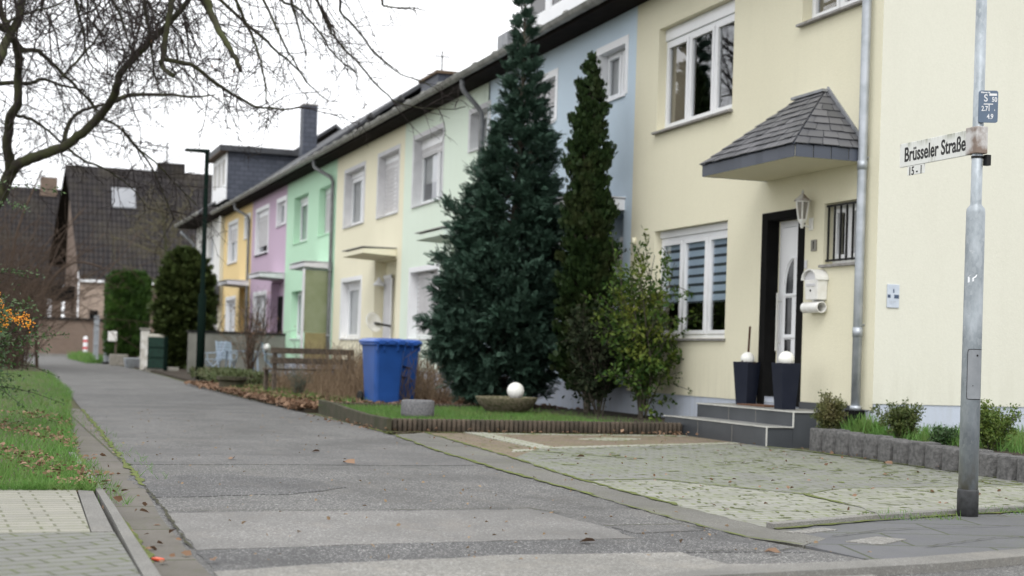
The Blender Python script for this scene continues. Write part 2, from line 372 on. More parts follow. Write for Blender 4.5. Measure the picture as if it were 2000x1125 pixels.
k = MIX(nt, MATH(nt, 'MULTIPLY', MR(nt, z, 2.335, 2.40), MR(nt, NOISE(nt, POS(nt, (1, 1, .15)), 16, 5, .7), .46, .62)), k, (.16, .17, .09))
SET(nt, b, col=k, rough=.45, spec=.5); M['signwhite'] = m
M['signtext'] = plain('sign_black', (.015, .015, .015), rough=.5); M['signblue'] = plain('slate_blue_plate', (.105, .145, .205), (.09, .125, .18), 10, rough=.45)
M['textwhite'] = plain('sign_white_print', (.78, .79, .80), rough=.5); M['rust'] = plain('rusty_sheet', (.52, .51, .50), (.20, .15, .12), 7, rough=.6, lo=.45, hi=.6)
M['sticker'] = plain('white_paper', (.78, .8, .82), rough=.6); M['plaquetone'] = plain('pale_blue_enamel', (.52, .57, .64), (.44, .49, .56), 14, rough=.4)
# ground materials
M['asphalt'] = asphalt('asphalt', (.122, .120, .117), .85); M['asph_patch'] = asphalt('pale_asphalt_repair', (.188, .183, .175), .55, warm=(.24, .215, .185))
M['asph_dark'] = asphalt('dark_asphalt_repair', (.100, .099, .100), .9); M['asph_smooth'] = asphalt('smooth_asphalt', (.126, .124, .122), .6)
M['chip'] = asphalt('pale_gravel_asphalt', (.235, .228, .21), .75, sc=120.); M['kerb'] = asphalt('kerb_concrete', (.205, .20, .185), .5, sc=260.)
M['strip'] = asphalt('concrete_strip', (.158, .154, .138), .45, sc=220., warm=(.15, .16, .085)); M['gutterslab'] = brick('gutter_slab', (.17, .155, .135), (.14, .13, .115), (.05, .05, .03), .5, 1.05, .012, 'xy', offs=0., moss=(.07, .085, .02), mossamt=.35, stain=.6)
M['flag'] = brick('grey_flagstone', (.145, .147, .155), (.125, .127, .135), (.055, .065, .03), .78, .52, .008, 'xy', rot=.25, moss=(.08, .10, .02), mossamt=.25, stain=.35)
MOSS = (.155, .19, .07)
M['paver'] = brick('grey_paver', (.25, .25, .238), (.20, .20, .192), (.12, .13, .08), .21, .105, .010, 'xy', rot=.12, moss=MOSS, mossamt=.62)
M['palepaver'] = brick('pale_paver', (.36, .358, .325), (.29, .29, .265), (.20, .205, .15), .20, .10, .011, 'xy', rot=.25, moss=(.17, .20, .08), mossamt=.5, stain=.55)
M['redpaver'] = brick('red_brown_paver', (.245, .185, .145), (.20, .155, .125), (.12, .12, .07), .21, .105, .010, 'xy', rot=.1, moss=(.16, .17, .06), mossamt=.5)
M['whitepaver'] = brick('whitish_paver', (.42, .42, .37), (.36, .36, .31), (.14, .15, .07), .21, .105, .010, 'xy', rot=.1, moss=(.16, .19, .05), mossamt=.45)
M['sidewalk'] = brick('pale_sidewalk_paver', (.335, .325, .28), (.285, .278, .245), (.14, .14, .10), .205, .10, .007, 'xy', rot=-.04, offs=.33, moss=(.12, .15, .04), mossamt=.20)
M['sidewalkdark'] = brick('grey_sidewalk_paver', (.215, .215, .205), (.18, .18, .172), (.08, .085, .05), .19, .10, .008, 'xy', rot=-.35, moss=(.11, .14, .03), mossamt=.3)
m, nt, b = NEW('earth_and_turf'); p = POS(nt)
k = MIX(nt, MR(nt, NOISE(nt, p, .35, 7, .65), .4, .62), (.075, .085, .035), (.10, .085, .05)); k = MIX(nt, MR(nt, NOISE(nt, p, 25, 3), .4, .7), k, (.05, .055, .02))
SET(nt, b, col=k, rough=1., normal=BUMP(nt, NOISE(nt, p, 40, 3), .8, .03)); M['earth'] = m
# ------------------------------------------------------------------ ground and roads
def struct(name, mb, mat): return tag(mb.build(name, mat), kind='structure')
struct('ground', MB().sheet([(-400, -300), (400, -300), (400, 700), (-400, 700)], -.012), M['earth'])
D = 8.9
road = [(.86, 5.3), (.86, 6.61), (.89, 8.0), (.97, 9.6), (1.03, 12.2), (1.15, 16.7), (1.23, 20.5), (1.38, 26.3), (1.40, 29.), (1.52, 35.8), (1.65, 42.3), (1.66, 54.4), (1.6, 67), (1.2, 76), (-1., 84), (-40, 86), (-40, 92.3), (60, 92.3), (60, 90.), (9, 88), (5.6, 80), (5.2, 70), (4.95, 61), (4.95, 52), (4.80, 43.8), (4.60, 38.5), (4.36, 29.5), (4.30, 26.7), (4.25, 21.5), (4.22, 17.), (4.17, 15.46), (3.92, 13), (3.80, 10.6), (3.76, 9.), (3.70, 7.7), (3.70, 6.8), (3.90, 5.9), (3.5, 5.5)]
struct('road', MB().sheet(road, 0.), M['asphalt'])
def ragged(pts, j, step=.10):
    rr = random.Random(len(pts)); out = []
    for (x0, y0), (x1, y1) in zip(pts, pts[1:] + pts[:1]):
        L = math.hypot(x1 - x0, y1 - y0); n = max(1, min(60, int(L / step)))
        for k in range(n):
            t = k / n; o_ = rr.gauss(0, j) if k else 0.
            out.append((x0 + (x1 - x0) * t - (y1 - y0) / L * o_, y0 + (y1 - y0) * t + (x1 - x0) / L * o_))
    return out
def sub(name, pts, z, mat, rag=0.): return struct(name, MB().poly(ragged(pts, rag) if rag else pts, -.025, z), M[mat])
sub('road_patch', [(.93, 8.06), (1.5, 8.10), (2.3, 8.07), (3.02, 8.14), (3.09, 7.9), (3.12, 7.3), (3.10, 6.80), (2.5, 6.78), (1.91, 6.73), (.90, 6.59)], .004, 'asph_patch', .010)
sub('road_band', [(1.03, 12.85), (1.9, 12.93), (2.8, 12.98), (3.88, 13.08), (3.84, 11.9), (3.80, 11.4), (3.0, 11.30), (2.3, 11.37), (1.0, 11.29)], .004, 'asph_smooth', .014)
sub('road_band_dark', [(.9, 6.585), (1.9, 6.725), (3.10, 6.79), (3.12, 7.27), (3.70, 7.25), (3.72, 6.2), (3.10, 6.27), (2.26, 6.28), (1.52, 6.14), (.89, 5.96)], .003, 'asph_dark', .008)
sub('road_band_dark', [(.93, 10.3), (1.6, 10.5), (2.1, 10.1), (2.25, 9.5), (1.8, 9.05), (.96, 8.9)], .004, 'asph_dark', .02)
sub('road_gravel_band', [(.88, 5.95), (1.52, 6.13), (2.26, 6.275), (3.09, 6.262), (3.13, 5.88), (3.7, 5.86), (3.6, 5.3), (2.0, 5.0), (.86, 5.0)], .0055, 'chip', .010)
sub('gutter_channel', [(.655, 4.8), (.655, 6.9), (.67, 8.7), (.66, 10), (.70, 12.5), (.95, 18.), (1.05, 21.), (1.22, 20.5), (1.15, 16.7), (1.03, 12.2), (.97, 9.6), (.89, 8.), (.86, 6.61), (.86, 4.8)], .003, 'gutterslab')
struct('kerb', MB().poly([(.56, 4.6), (.575, 5.9), (.59, 6.64), (.61, 7.6), (.625, 8.7), (.625, 11.8), (.665, 11.8), (.665, 8.7), (.66, 8.), (.645, 6.9), (.635, 5.9), (.62, 4.6)], -.05, .055), M['kerb'])
sub('pavement', [(-6, 6.89), (.47, 6.89), (.515, 8.85), (-.3, 9.25), (-6, 9.3)], .05, 'sidewalk')
sub('pavement_edge', [(.475, 6.90), (.57, 6.90), (.605, 8.78), (.525, 8.84)], .051, 'kerb')
sub('pavement_dark', [(-6, 2.5), (.545, 2.5), (.572, 6.88), (-6, 6.88)], .05, 'sidewalkdark')
struct('verge', MB().poly([(-7, 9.2), (-.3, 9.22), (.2, 9.08), (.615, 8.8), (.625, 11.8), (.70, 12.8), (.92, 18), (1.06, 21.), (1.36, 26.3), (1.4, 29), (1.52, 35.8), (1.64, 42.3), (1.64, 54.4), (1.5, 67), (.9, 76), (-1.3, 83.6), (-7, 84)], -.03, .045), M['earth'])
sub('concrete_strip', [(4.17, 15.46), (3.92, 13), (3.80, 10.6), (3.76, 9.), (3.70, 7.7), (3.70, 6.8), (3.85, 6.45), (4.13, 6.7), (4.08, 7.4), (4.06, 8.3), (4.10, 9.2), (4.14, 10.2), (4.37, 12.2), (4.55, 14.2), (4.67, 16.)], .002, 'strip', .010)
sub('driveway', [(4.14, 10.15), (4.8, 10.12), (5.35, 9.0), (5.86, 9.33), (7.7, 9.6), (8.02, 9.5), (8.2, 13.4), (8., 14.2), (7.93, 14.5), (7.52, 14.42), (5.09, 13.45), (4.86, 13.1), (4.37, 12.2)], .001, 'paver')
sub('driveway_brick', [(4.37, 12.2), (4.86, 13.1), (5.09, 13.46), (7.52, 14.43), (7.95, 14.55), (7.95, 16.5), (4.25, 16.4), (4.25, 16.05), (4.67, 16.), (4.55, 14.2)], .0, 'redpaver')
sub('driveway_line', [(5.05, 13.42), (7.52, 14.43), (7.9, 14.62), (7.9, 14.78), (7.4, 14.58), (5.05, 13.62)], .005, 'whitepaver', .012)
sub('driveway_line', [(5.05, 13.42), (5.3, 13.55), (5.4, 16.1), (5.15, 16.1)], .009, 'whitepaver')
sub('driveway_line', [(5.4, 15.85), (7.9, 15.9), (7.9, 16.1), (5.4, 16.08)], .005, 'whitepaver', .012)
sub('driveway_line', [(6.15, 15.1), (6.45, 14.85), (6.85, 15.1), (7.0, 15.3), (6.6, 15.45)], .005, 'whitepaver', .012)
sub('driveway_line', [(4.62, 12.95), (4.9, 13.15), (4.98, 13.35), (4.75, 13.3)], .005, 'whitepaver', .012)
sub('pale_paving', [(4.10, 10.0), (4.76, 10.12), (5.33, 8.95), (5.25, 8.2), (5.11, 7.72), (4.7, 7.42), (4.05, 7.15), (4.06, 8.3)], .003, 'palepaver', .008)
sub('pale_paving', [(5.35, 8.98), (5.86, 9.32), (7.7, 9.59), (9., 9.6), (9., 8.2), (6.3, 7.9), (5.66, 7.75), (5.14, 7.75), (5.28, 8.2)], .006, 'palepaver', .008)
struct('kerb_edging', MB().poly([(4.05, 7.10), (4.5, 7.28), (4.92, 7.46), (5.66, 7.69), (6.32, 7.86), (9, 8.2), (9, 8.28), (6.32, 7.94), (5.66, 7.77), (4.92, 7.54), (4.5, 7.36), (4.05, 7.18)], -.05, .03), M['kerb'])
sub('flag_paving', [(3.9, 5.95), (3.86, 6.45), (4.13, 6.72), (4.08, 7.1), (4.5, 7.28), (4.92, 7.46), (5.66, 7.69), (6.32, 7.86), (9, 8.2), (9, 6.6), (4.9, 6.0), (4.04, 5.76)], .001, 'flag')
sub('pavement_insets', [(4.02, 6.95), (4.36, 7.12), (4.40, 7.02), (4.15, 6.90)], .006, 'chip', .006)
sub('pavement_insets', [(4.15, 6.55), (4.45, 6.72), (4.55, 6.6), (4.28, 6.42)], .006, 'chip', .006)
struct('street_kerb', MB().poly([(2.3, 5.30), (3.0, 5.62), (3.43, 5.66), (4.04, 5.78), (4.9, 6.02), (9, 6.62), (9, 6.44), (4.9, 5.82), (4.04, 5.58), (3.43, 5.48), (2.9, 5.40)], -.08, .035), M['kerb'])
struct('cross_road', MB().sheet([(-30, -6), (30, -6), (30, 9.4), (9, 6.44), (4.9, 5.82), (4.04, 5.58), (3.43, 5.48), (2.9, 5.40), (2.3, 5.30), (.86, 5.0), (.6, 4.6), (-30, 2.5)], -.004), M['asphalt'])
# moss and cracks along the joints of the paving
def joint(name, pts, mat, z=.008, wd=.016, jag=.018, n=9):
    V, F = [], []; P = [Vector((x, y, 0)) for x, y in pts]; i0 = 0
    for a, b_ in zip(P[:-1], P[1:]):
        steps = max(2, int((b_ - a).length * n)); nrm = Vector((-(b_ - a).y, (b_ - a).x, 0)).normalized()
        for s in range(steps + 1):
            q = a.lerp(b_, s / steps) + nrm * random.uniform(-jag, jag) * .5; h = max(.003, wd * random.uniform(.15, 1.1))
            V += [tuple(q + nrm * h + Vector((0, 0, z))), tuple(q - nrm * h + Vector((0, 0, z)))]
        m_ = len(V) // 2 - i0
        for s in range(m_ - 1): F.append((2 * (i0 + s), 2 * (i0 + s) + 1, 2 * (i0 + s) + 3, 2 * (i0 + s) + 2))
        i0 = len(V) // 2
    return V, F
M['moss'] = plain('moss', (.15, .18, .05), (.085, .10, .03), 20, rough=1., bump=1., bs=80)
M['crack'] = plain('dirt_joint', (.035, .032, .025), (.06, .06, .03), 15, rough=1.)
mb = MB()
for pts, wd in [([(4.17, 15.46), (3.92, 13), (3.80, 10.6), (3.76, 9.)], .03), ([(3.76, 9.), (3.70, 7.7), (3.70, 6.8), (3.85, 6.45)], .015), ([(4.67, 16), (4.37, 12.2), (4.14, 10.2), (4.06, 8.3)], .025), ([(4.14, 10.0), (4.76, 10.12), (5.35, 8.97), (5.25, 8.2)], .028),
                ([(5.35, 8.97), (5.86, 9.33), (7.7, 9.59)], .02), ([(4.05, 7.09), (4.92, 7.44), (5.66, 7.67), (6.32, 7.84), (8.5, 8.1)], .03), ([(4.22, 17), (4.17, 15.5), (4.2, 16.02), (7.9, 16.03)], .05), ([(4.9, 13.1), (5.6, 12.2)], .03),
                ([(8.0, 9.6), (8.02, 11.), (8.02, 13.3), (7.9, 14.05)], .06), ([(.97, 9.6), (1.03, 12.2), (1.15, 16.7), (1.23, 20.5)], .03), ([(.67, 6.2), (.68, 8.7), (.7, 10.4), (.74, 12.8)], .02), ([(.51, 6.9), (.56, 8.85)], .008)]:
    mb.add(*joint('', pts, None, .0085, wd, .03))
rm = random.Random(3)
def fleck(x, y, s, el, a, z):
    n = 8; ca, sa = math.cos(a), math.sin(a); q = []
    for k in range(n):
        r_ = s * rm.uniform(.45, 1.15); u_, v_ = r_ * math.cos(2 * PI * k / n) * el, r_ * math.sin(2 * PI * k / n); q.append((x + u_ * ca - v_ * sa, y + u_ * sa + v_ * ca, z + rm.uniform(0, .0012)))
    mb.add(q, [tuple(range(n))])
for _ in range(900):      # moss flecks, denser towards the palisade stones
    x, y = 4.2 + 3.85 * rm.random() ** .75, rm.uniform(9.7, 13.9)
    if x < 4.14 + max(0, (y - 10.2)) * .12 or (x < 5.4 and y < 10.1): continue
    if math.sin(x * 3.1 + 1) * math.sin(y * 2.3) + (x - 6.2) * .28 + rm.uniform(-.9, .9) < 0: continue
    fleck(x, y, rm.uniform(.008, .030), rm.uniform(1.2, 3.2), rm.choice((-.12, -.12, 1.45)), .0035)
for _ in range(210):
    x, y = rm.uniform(4.1, 5.3), rm.uniform(7.25, 10.0)
    if y < 7.2 + (x - 4.05) * .5 or y > 10.1 or x > 5.15 + max(0, (y - 8)) * .1: continue
    fleck(x, y, rm.uniform(.006, .016), rm.uniform(1.5, 5.), rm.choice((-.25, -.25, 1.3)), .0055)
for _ in range(190):
    x, y = rm.uniform(5.4, 8.5), rm.uniform(7.95, 9.5); fleck(x, y, rm.uniform(.006, .018), rm.uniform(1.5, 5.), rm.choice((-.25, -.25, 1.3)), .0085)
for _ in range(160):
    x, y = rm.uniform(4.6, 7.8), rm.uniform(13.8, 16.0); fleck(x, y, rm.uniform(.008, .022), rm.uniform(1.2, 3.), -.1, .0055)
tag(mb.build('moss', M['moss']), 'green moss creeping along the joints and edges of the paving', 'moss', kind='stuff')
mb = MB()
for pts, wd in [([(.9, 8.15), (1.5, 8.11), (2.2, 8.10), (3.02, 8.16), (3.12, 7.9)], .010), ([(.88, 6.60), (.93, 8.0), (.97, 9.6)], .010), ([(3.13, 7.28), (3.6, 7.32), (3.64, 7.05)], .016), ([(4.2, 6.75), (4.7, 7.0), (5.6, 7.1)], .006), ([(4.45, 6.3), (5.1, 6.6), (6.2, 6.75)], .006), ([(3.12, 6.28), (3.6, 6.26), (3.9, 6.4)], .007), ([(2.9, 9.6), (3.3, 8.8), (3.5, 8.1)], .004)]:
    mb.add(*joint('', pts, None, .0095, wd, .02, 14))
tag(mb.build('cracks', M['crack']), kind='structure')
sub('cover_plate', [(3.16, 7.24), (3.58, 7.27), (3.60, 7.05), (3.17, 6.97)], .0075, 'asph_smooth')
# ------------------------------------------------------------------ the terrace of coloured houses
def facade(mb, X, y0, y1, z0, z1, ops):
    """front skin facing -X with openings (a,b,c,d,depth,back): reveals run into the wall"""
    ys = sorted({y0, y1} | {o[0] for o in ops} | {o[1] for o in ops}); zs = sorted({z0, z1} | {o[2] for o in ops} | {o[3] for o in ops})
    for a, b_ in zip(ys[:-1], ys[1:]):
        for c, d in zip(zs[:-1], zs[1:]):
            my, mz = (a + b_) / 2, (c + d) / 2
            if any(o[0] < my < o[1] and o[2] < mz < o[3] for o in ops): continue
            mb.quad((X, b_, c), (X, a, c), (X, a, d), (X, b_, d))
    for a, b_, c, d, dp, back in ops:
        x2 = X + dp
        mb.quad((X, a, c), (x2, a, c), (x2, a, d), (X, a, d)); mb.quad((X, b_, c), (X, b_, d), (x2, b_, d), (x2, b_, c))
        mb.quad((X, a, d), (x2, a, d), (x2, b_, d), (X, b_, d)); mb.quad((X, a, c), (X, b_, c), (x2, b_, c), (x2, a, c))
        if back: mb.quad((x2, b_, c), (x2, a, c), (x2, a, d), (x2, b_, d))
def window(h, y0, y1, z0, z1, X, dp, secs=(1,), box=.0, shutter=0., sill=.05, sillmat='trim', curtain=None, trim=0., trimmat='trim', curtain_h=1., cw=1.):
    """PVC window in an opening: frame with mullions and sashes; pane, sill, shutter, curtain as sub-parts"""
    xf = X + dp
    mb = MB(); t = .055; fx0, fx1 = xf - .004, xf + .06
    zt = z1 - box
    mb.box(fx0, fx1, y0, y0 + t, z0, zt); mb.box(fx0, fx1, y1 - t, y1, z0, zt)
    mb.box(fx0, fx1, y0 + t, y1 - t, z0, z0 + t); mb.box(fx0, fx1, y0 + t, y1 - t, zt - t, zt)
    W = y1 - y0; tot = sum(secs); y = y1; pn = MB()       # sections run from the far side towards the camera
    for i, s_ in enumerate(secs):
        a = y; y -= W * s_ / tot; b_ = y
        if i < len(secs) - 1: mb.box(fx0 - .004, fx1 + .002, b_ - .03, b_ + .03, z0 + t, zt - t)
        ya, yb = b_ + (t if i == len(secs) - 1 else .03), a - (t if i == 0 else .03)
        q = .055; xs0, xs1 = xf - .022, xf + .03
        za, zb = z0 + t, zt - t
        mb.box(xs0, xs1, ya + .004, ya + q, za + .004, zb - .004); mb.box(xs0, xs1, yb - q, yb - .004, za + .004, zb - .004)
        mb.box(xs0, xs1, ya + q, yb - q, za + .004, za + q); mb.box(xs0, xs1, ya + q, yb - q, zb - q, zb - .004)
        pn.quad((xf + .012, yb - q, za + q), (xf + .012, ya + q, za + q), (xf + .012, ya + q, zb - q), (xf + .012, yb - q, zb - q))
    o = mb.build('window', M['white'], h, bevel=.004)
    pn.build('pane', M['glass'], o)
    if box: MB().box(xf - .03, xf + .07, y0 + .003, y1 - .003, zt + .001, z1 - .003).build('shutter_box', M['white'], o, bevel=.006)
    if shutter:
        sb = MB(); n = int(shutter * (zt - z0) / .05); zc = zt
        for i in range(n): sb.box(xf - .018 - (.006 if i % 2 else 0), xf - .009, y0 + .01, y1 - .01, zc - .046, zc); zc -= .05
        sb.build('roller_shutter', M['blinds'], o)
    if sill: MB().box(X - sill, xf - .006, y0 - .03, y1 + .03, z0 - .035, z0 - .004).build('sill', M[sillmat], o, bevel=.004)
    if curtain:
        zc = zt - (zt - z0) * curtain_h; cx_ = .036 if curtain == 'dayblind' else .075
        MB().box(xf + cx_, xf + cx_ + .006, y1 - .02 - cw * (W - .04), y1 - .02, zc, zt).build('curtain', M[curtain], o)
    if trim:
        tb = MB(); w_ = trim; xo = X - .012; xi = xf - .008; e = .012
        tb.box(xo, xi, y0 - w_, y0 + e, z0 - .002, z1 + w_); tb.box(xo, xi, y1 - e, y1 + w_, z0 - .002, z1 + w_); tb.box(xo, xi, y0 + e, y1 - e, z1 - e, z1 + w_)
        tb.build('surround', M[trimmat], o)
    return o
def downpipe(h, Y, Yw, zend, mat='zinc', r_=.05):
    mb = MB(); xw = D - .075
    pts = [(D - .47, Y, 6.2), (D - .47, Y, 6.02), (D - .45, Y - .03, 5.93)]
    if abs(Y - Yw) > .05: pts += [(D - .12, Yw + .06, 5.62), (xw, Yw, 5.50)]
    else: pts += [(D - .12, Yw, 5.7), (xw, Yw, 5.6)]
    pts += [(xw, Yw, 4.), (xw, Yw, 2.), (xw, Yw, zend)]
    mb.tube(pts, r_, 12)
    for z in (3.05, 1.25): mb.tube([(xw, Yw, z - .04), (xw, Yw, z + .06)], r_ + .006, 12); mb.box(xw, D + .01, Yw - .012, Yw + .012, z + .08, z + .10)
    mb.tube([(xw, Yw, zend), (xw, Yw, zend + .05)], r_ + .012, 12)
    return mb.build('downpipe', M[mat], h, smooth=True)
EAVE_Z, EAVE_X = 6.22, D - .47
def roof(h, y0, y1, pitch, over0=0., over1=0., mat='rooftile', ex=EAVE_X, ez=EAVE_Z):
    run = D + 4.5 - ex; zr = ez + run * math.tan(pitch); mb = MB(); t = .14
    a, b_ = y0 - over0, y1 + over1; xb = 2 * (D + 4.5) - ex
    mb.hexa([(ex, a, ez - .02), (D + 4.5, a, zr - t), (D + 4.5, b_, zr - t), (ex, b_, ez - .02), (ex, a, ez + .06), (D + 4.5, a, zr), (D + 4.5, b_, zr), (ex, b_, ez + .06)])
    mb.hexa([(D + 4.5, a, zr - t), (xb, a, ez - .02), (xb, b_, ez - .02), (D + 4.5, b_, zr - t), (D + 4.5, a, zr), (xb, a, ez + .06), (xb, b_, ez + .06), (D + 4.5, b_, zr)])
    o = mb.build('roof', M[mat], h)
    mb = MB().box(ex + .03, D - .004, a, b_, ez - .12, ez - .024)
    mb.build('eave', M['eave'], o)
    gb = MB(); n = 10; gx, gz, gr = ex - .04, ez + .01, .085
    for k in range(n):
        a0, a1 = PI + PI * k / n, PI + PI * (k + 1) / n
        for rr in (gr,): gb.quad((gx + rr * math.cos(a0), a, gz + rr * math.sin(a0)), (gx + rr * math.cos(a1), a, gz + rr * math.sin(a1)), (gx + rr * math.cos(a1), b_, gz + rr * math.sin(a1)), (gx + rr * math.cos(a0), b_, gz + rr * math.sin(a0)))
    gb.tube([(gx - gr, a, gz), (gx - gr, b_, gz)], .012, 6)
    y = a + .4
    while y < b_: gb.box(gx - gr - .004, gx + gr, y, y + .025, gz - .006, gz + .006); gb.tube([(gx, y - .012, gz - .005), (gx, y + .012, gz - .005)], gr + .004, 12); y += 1.15
    gb.build('gutter', M['gutter'], o, smooth=False)
    return o
def shell(h, y0, y1, ops, wallmat, end0=False, end1=False, X=D, zt=6.14, plinth=.5, plmat='plinth', splits=None):
    mb = MB(); facade(mb, X, y0, y1, plinth, zt, ops)
    xb = D + 9.; zr = EAVE_Z + 4.9 * math.tan(math.radians(29))
    for flag, y, s_ in ((end0, y0, 1), (end1, y1, -1)):
        p = [(X, y, plinth), (xb, y, plinth), (xb, y, zt), (D + 4.5, y, zr), (X, y, zt)]
        eb = MB(); eb.quad(*(p if s_ > 0 else p[::-1])); eb.build('end_wall', M['cream' if s_ > 0 else wallmat], h)
    MB().quad((xb, y0, 0), (xb, y1, 0), (xb, y1, zt), (xb, y0, zt)).build('rear_wall', M[wallmat], h)
    w_ = mb.build('wall', M[wallmat], h)
    pb = MB(); pb.quad((X + .012, y1, -.05), (X + .012, y0, -.05), (X + .012, y0, plinth), (X + .012, y1, plinth))
    if end0: pb.quad((X + .012, y0 + .012, -.05), (xb, y0 + .012, -.05), (xb, y0 + .012, plinth), (X + .012, y0 + .012, plinth)); pb.quad((X, y0, plinth), (X, y0 + .012, plinth), (xb, y0 + .012, plinth), (xb, y0, plinth))
    pb.quad((X, y0, plinth), (X, y1, plinth), (X + .012, y1, plinth), (X + .012, y0, plinth))
    pb.build('plinth', M[plmat], h)
    return w_
def canopy(h, ya, yb, z=3.12, mat='trim', dp=.80, th=.13, topmat='trim'):
    o = MB().hexa([(D - dp, ya, z + .02), (D, ya, z - .02), (D, yb, z - .02), (D - dp, yb, z + .02), (D - dp, ya, z + th), (D, ya, z + th + .03), (D, yb, z + th + .03), (D - dp, yb, z + th)]).build('canopy', M[mat], h, bevel=.01)
    MB().box(D - dp - .02, D - .003, ya - .02, yb + .02, z + th + .032, z + th + .05).build('canopy_cap', M[topmat], o)
    return o
HB = [13.59, 20.02, 26.88, 32.84, 39.82, 46.93, 53.47, 60.13, 67.35]
def house(name_label, i):
    return thing('row_house', name_label, 'house', (D, HB[i], 0), 'row houses along the street')
P30, P37 = math.radians(29), math.radians(36.5)
# --- house 1: the yellow corner house
h = house('pale yellow corner house with slate door canopy, nearest in the row', 0)
ops = [(16.97, 19.24, 4.13, 5.60, .13, 0), (13.98, 15.28, 4.88, 5.60, .13, 0), (16.99, 19.2, 1.20, 2.715, .12, 0), (13.95, 14.66, 2.03, 2.72, .12, 0), (15.22, 15.94, .43, 2.62, .21, 0)]
shell(h, HB[0], HB[1], ops, 'yellow', end0=True, plinth=.5)
roof(h, HB[0], HB[1], P30, over0=.25)
window(h, 16.97, 19.24, 4.13, 5.60, D, .13, (1, 1.02, .98), box=.17, sill=.07, sillmat='stone_sill', curtain='sandcurtain', cw=.34)
window(h, 13.98, 15.28, 4.88, 5.60, D, .13, (1, 1), box=.0, sill=.07, sillmat='stone_sill', curtain='sandcurtain')
window(h, 16.99, 19.2, 1.20, 2.715, D, .12, (.98, 1.02, 1), box=.10, sill=.04, sillmat='stone_sill', curtain='dayblind', curtain_h=.66)
o = window(h, 13.95, 14.66, 2.03, 2.72, D, .12, (1, 1), sill=.05, sillmat='stone_sill')
mb = MB()
for k in range(6): mb.bar((D + .03, 13.99 + .125 * k, 2.06), (D + .03, 13.99 + .125 * k, 2.70), .018)
for z in (2.075, 2.69): mb.bar((D + .03, 13.96, z), (D + .03, 14.65, z), .022)
mb.build('window_bars', M['iron'], o)
# the front door
mb = MB(); xd = D + .165
mb.box(xd, xd + .06, 15.22, 15.30, .43, 2.62); mb.box(xd, xd + .06, 15.86, 15.94, .43, 2.62); mb.box(xd, xd + .06, 15.30, 15.86, 2.54, 2.62)
mb.box(xd - .018, xd + .045, 15.305, 15.855, .445, 2.535)
door = mb.build('front_door', M['white'], h, bevel=.006)
sb = MB()     # raised arched rail and small mouldings on the leaf
arch = [(15.36 + .20 + .20 * math.cos(a), 1.86 + .30 * math.sin(a)) for a in [PI * k / 14 for k in range(15)]]
sb.tube([(xd - .022, y, z) for y, z in arch] + [(xd - .022, 15.36, .62)], .013, 6)
for z in (1.72, 1.22, .80): sb.box(xd - .034, xd - .017, 15.36, 15.76, z - .012, z + .012)
sb.build('moulding', M['white'], door)
gb = MB()
gb.add([(xd - .0205, 15.56, 1.74)] + [(xd - .0205, 15.56 + .17 * math.cos(a), 1.74 + .40 * math.sin(a)) for a in [PI / 2 * k / 10 for k in range(11)]], [tuple(range(12))[::-1]])
for z0_, z1_ in ((1.25, 1.69), (.83, 1.19), (.55, .77)): gb.quad((xd - .0205, 15.73, z0_), (xd - .0205, 15.58, z0_), (xd - .0205, 15.58, z1_), (xd - .0205, 15.73, z1_))
gb.build('door_glass', M['darkglass'], door)
kb = MB(); kb.tube([(xd - .075, 15.83, 1.05), (xd - .075, 15.83, 1.75)], .013, 8)
for z in (1.15, 1.65): kb.tube([(xd - .075, 15.83, z), (xd - .01, 15.83, z)], .008, 6)
kb.build('door_handle', M['edgemetal'], door)
mb = MB()     # black painted surround on wall face and reveal
mb.box(D - .012, D + .162, 15.075, 15.221, .40, 2.72); mb.box(D - .012, D + .162, 15.939, 16.085, .40, 2.72); mb.box(D - .012, D + .162, 15.221, 15.939, 2.619, 2.72)
mb.build('door_surround', M['black'], h, bevel=.01)
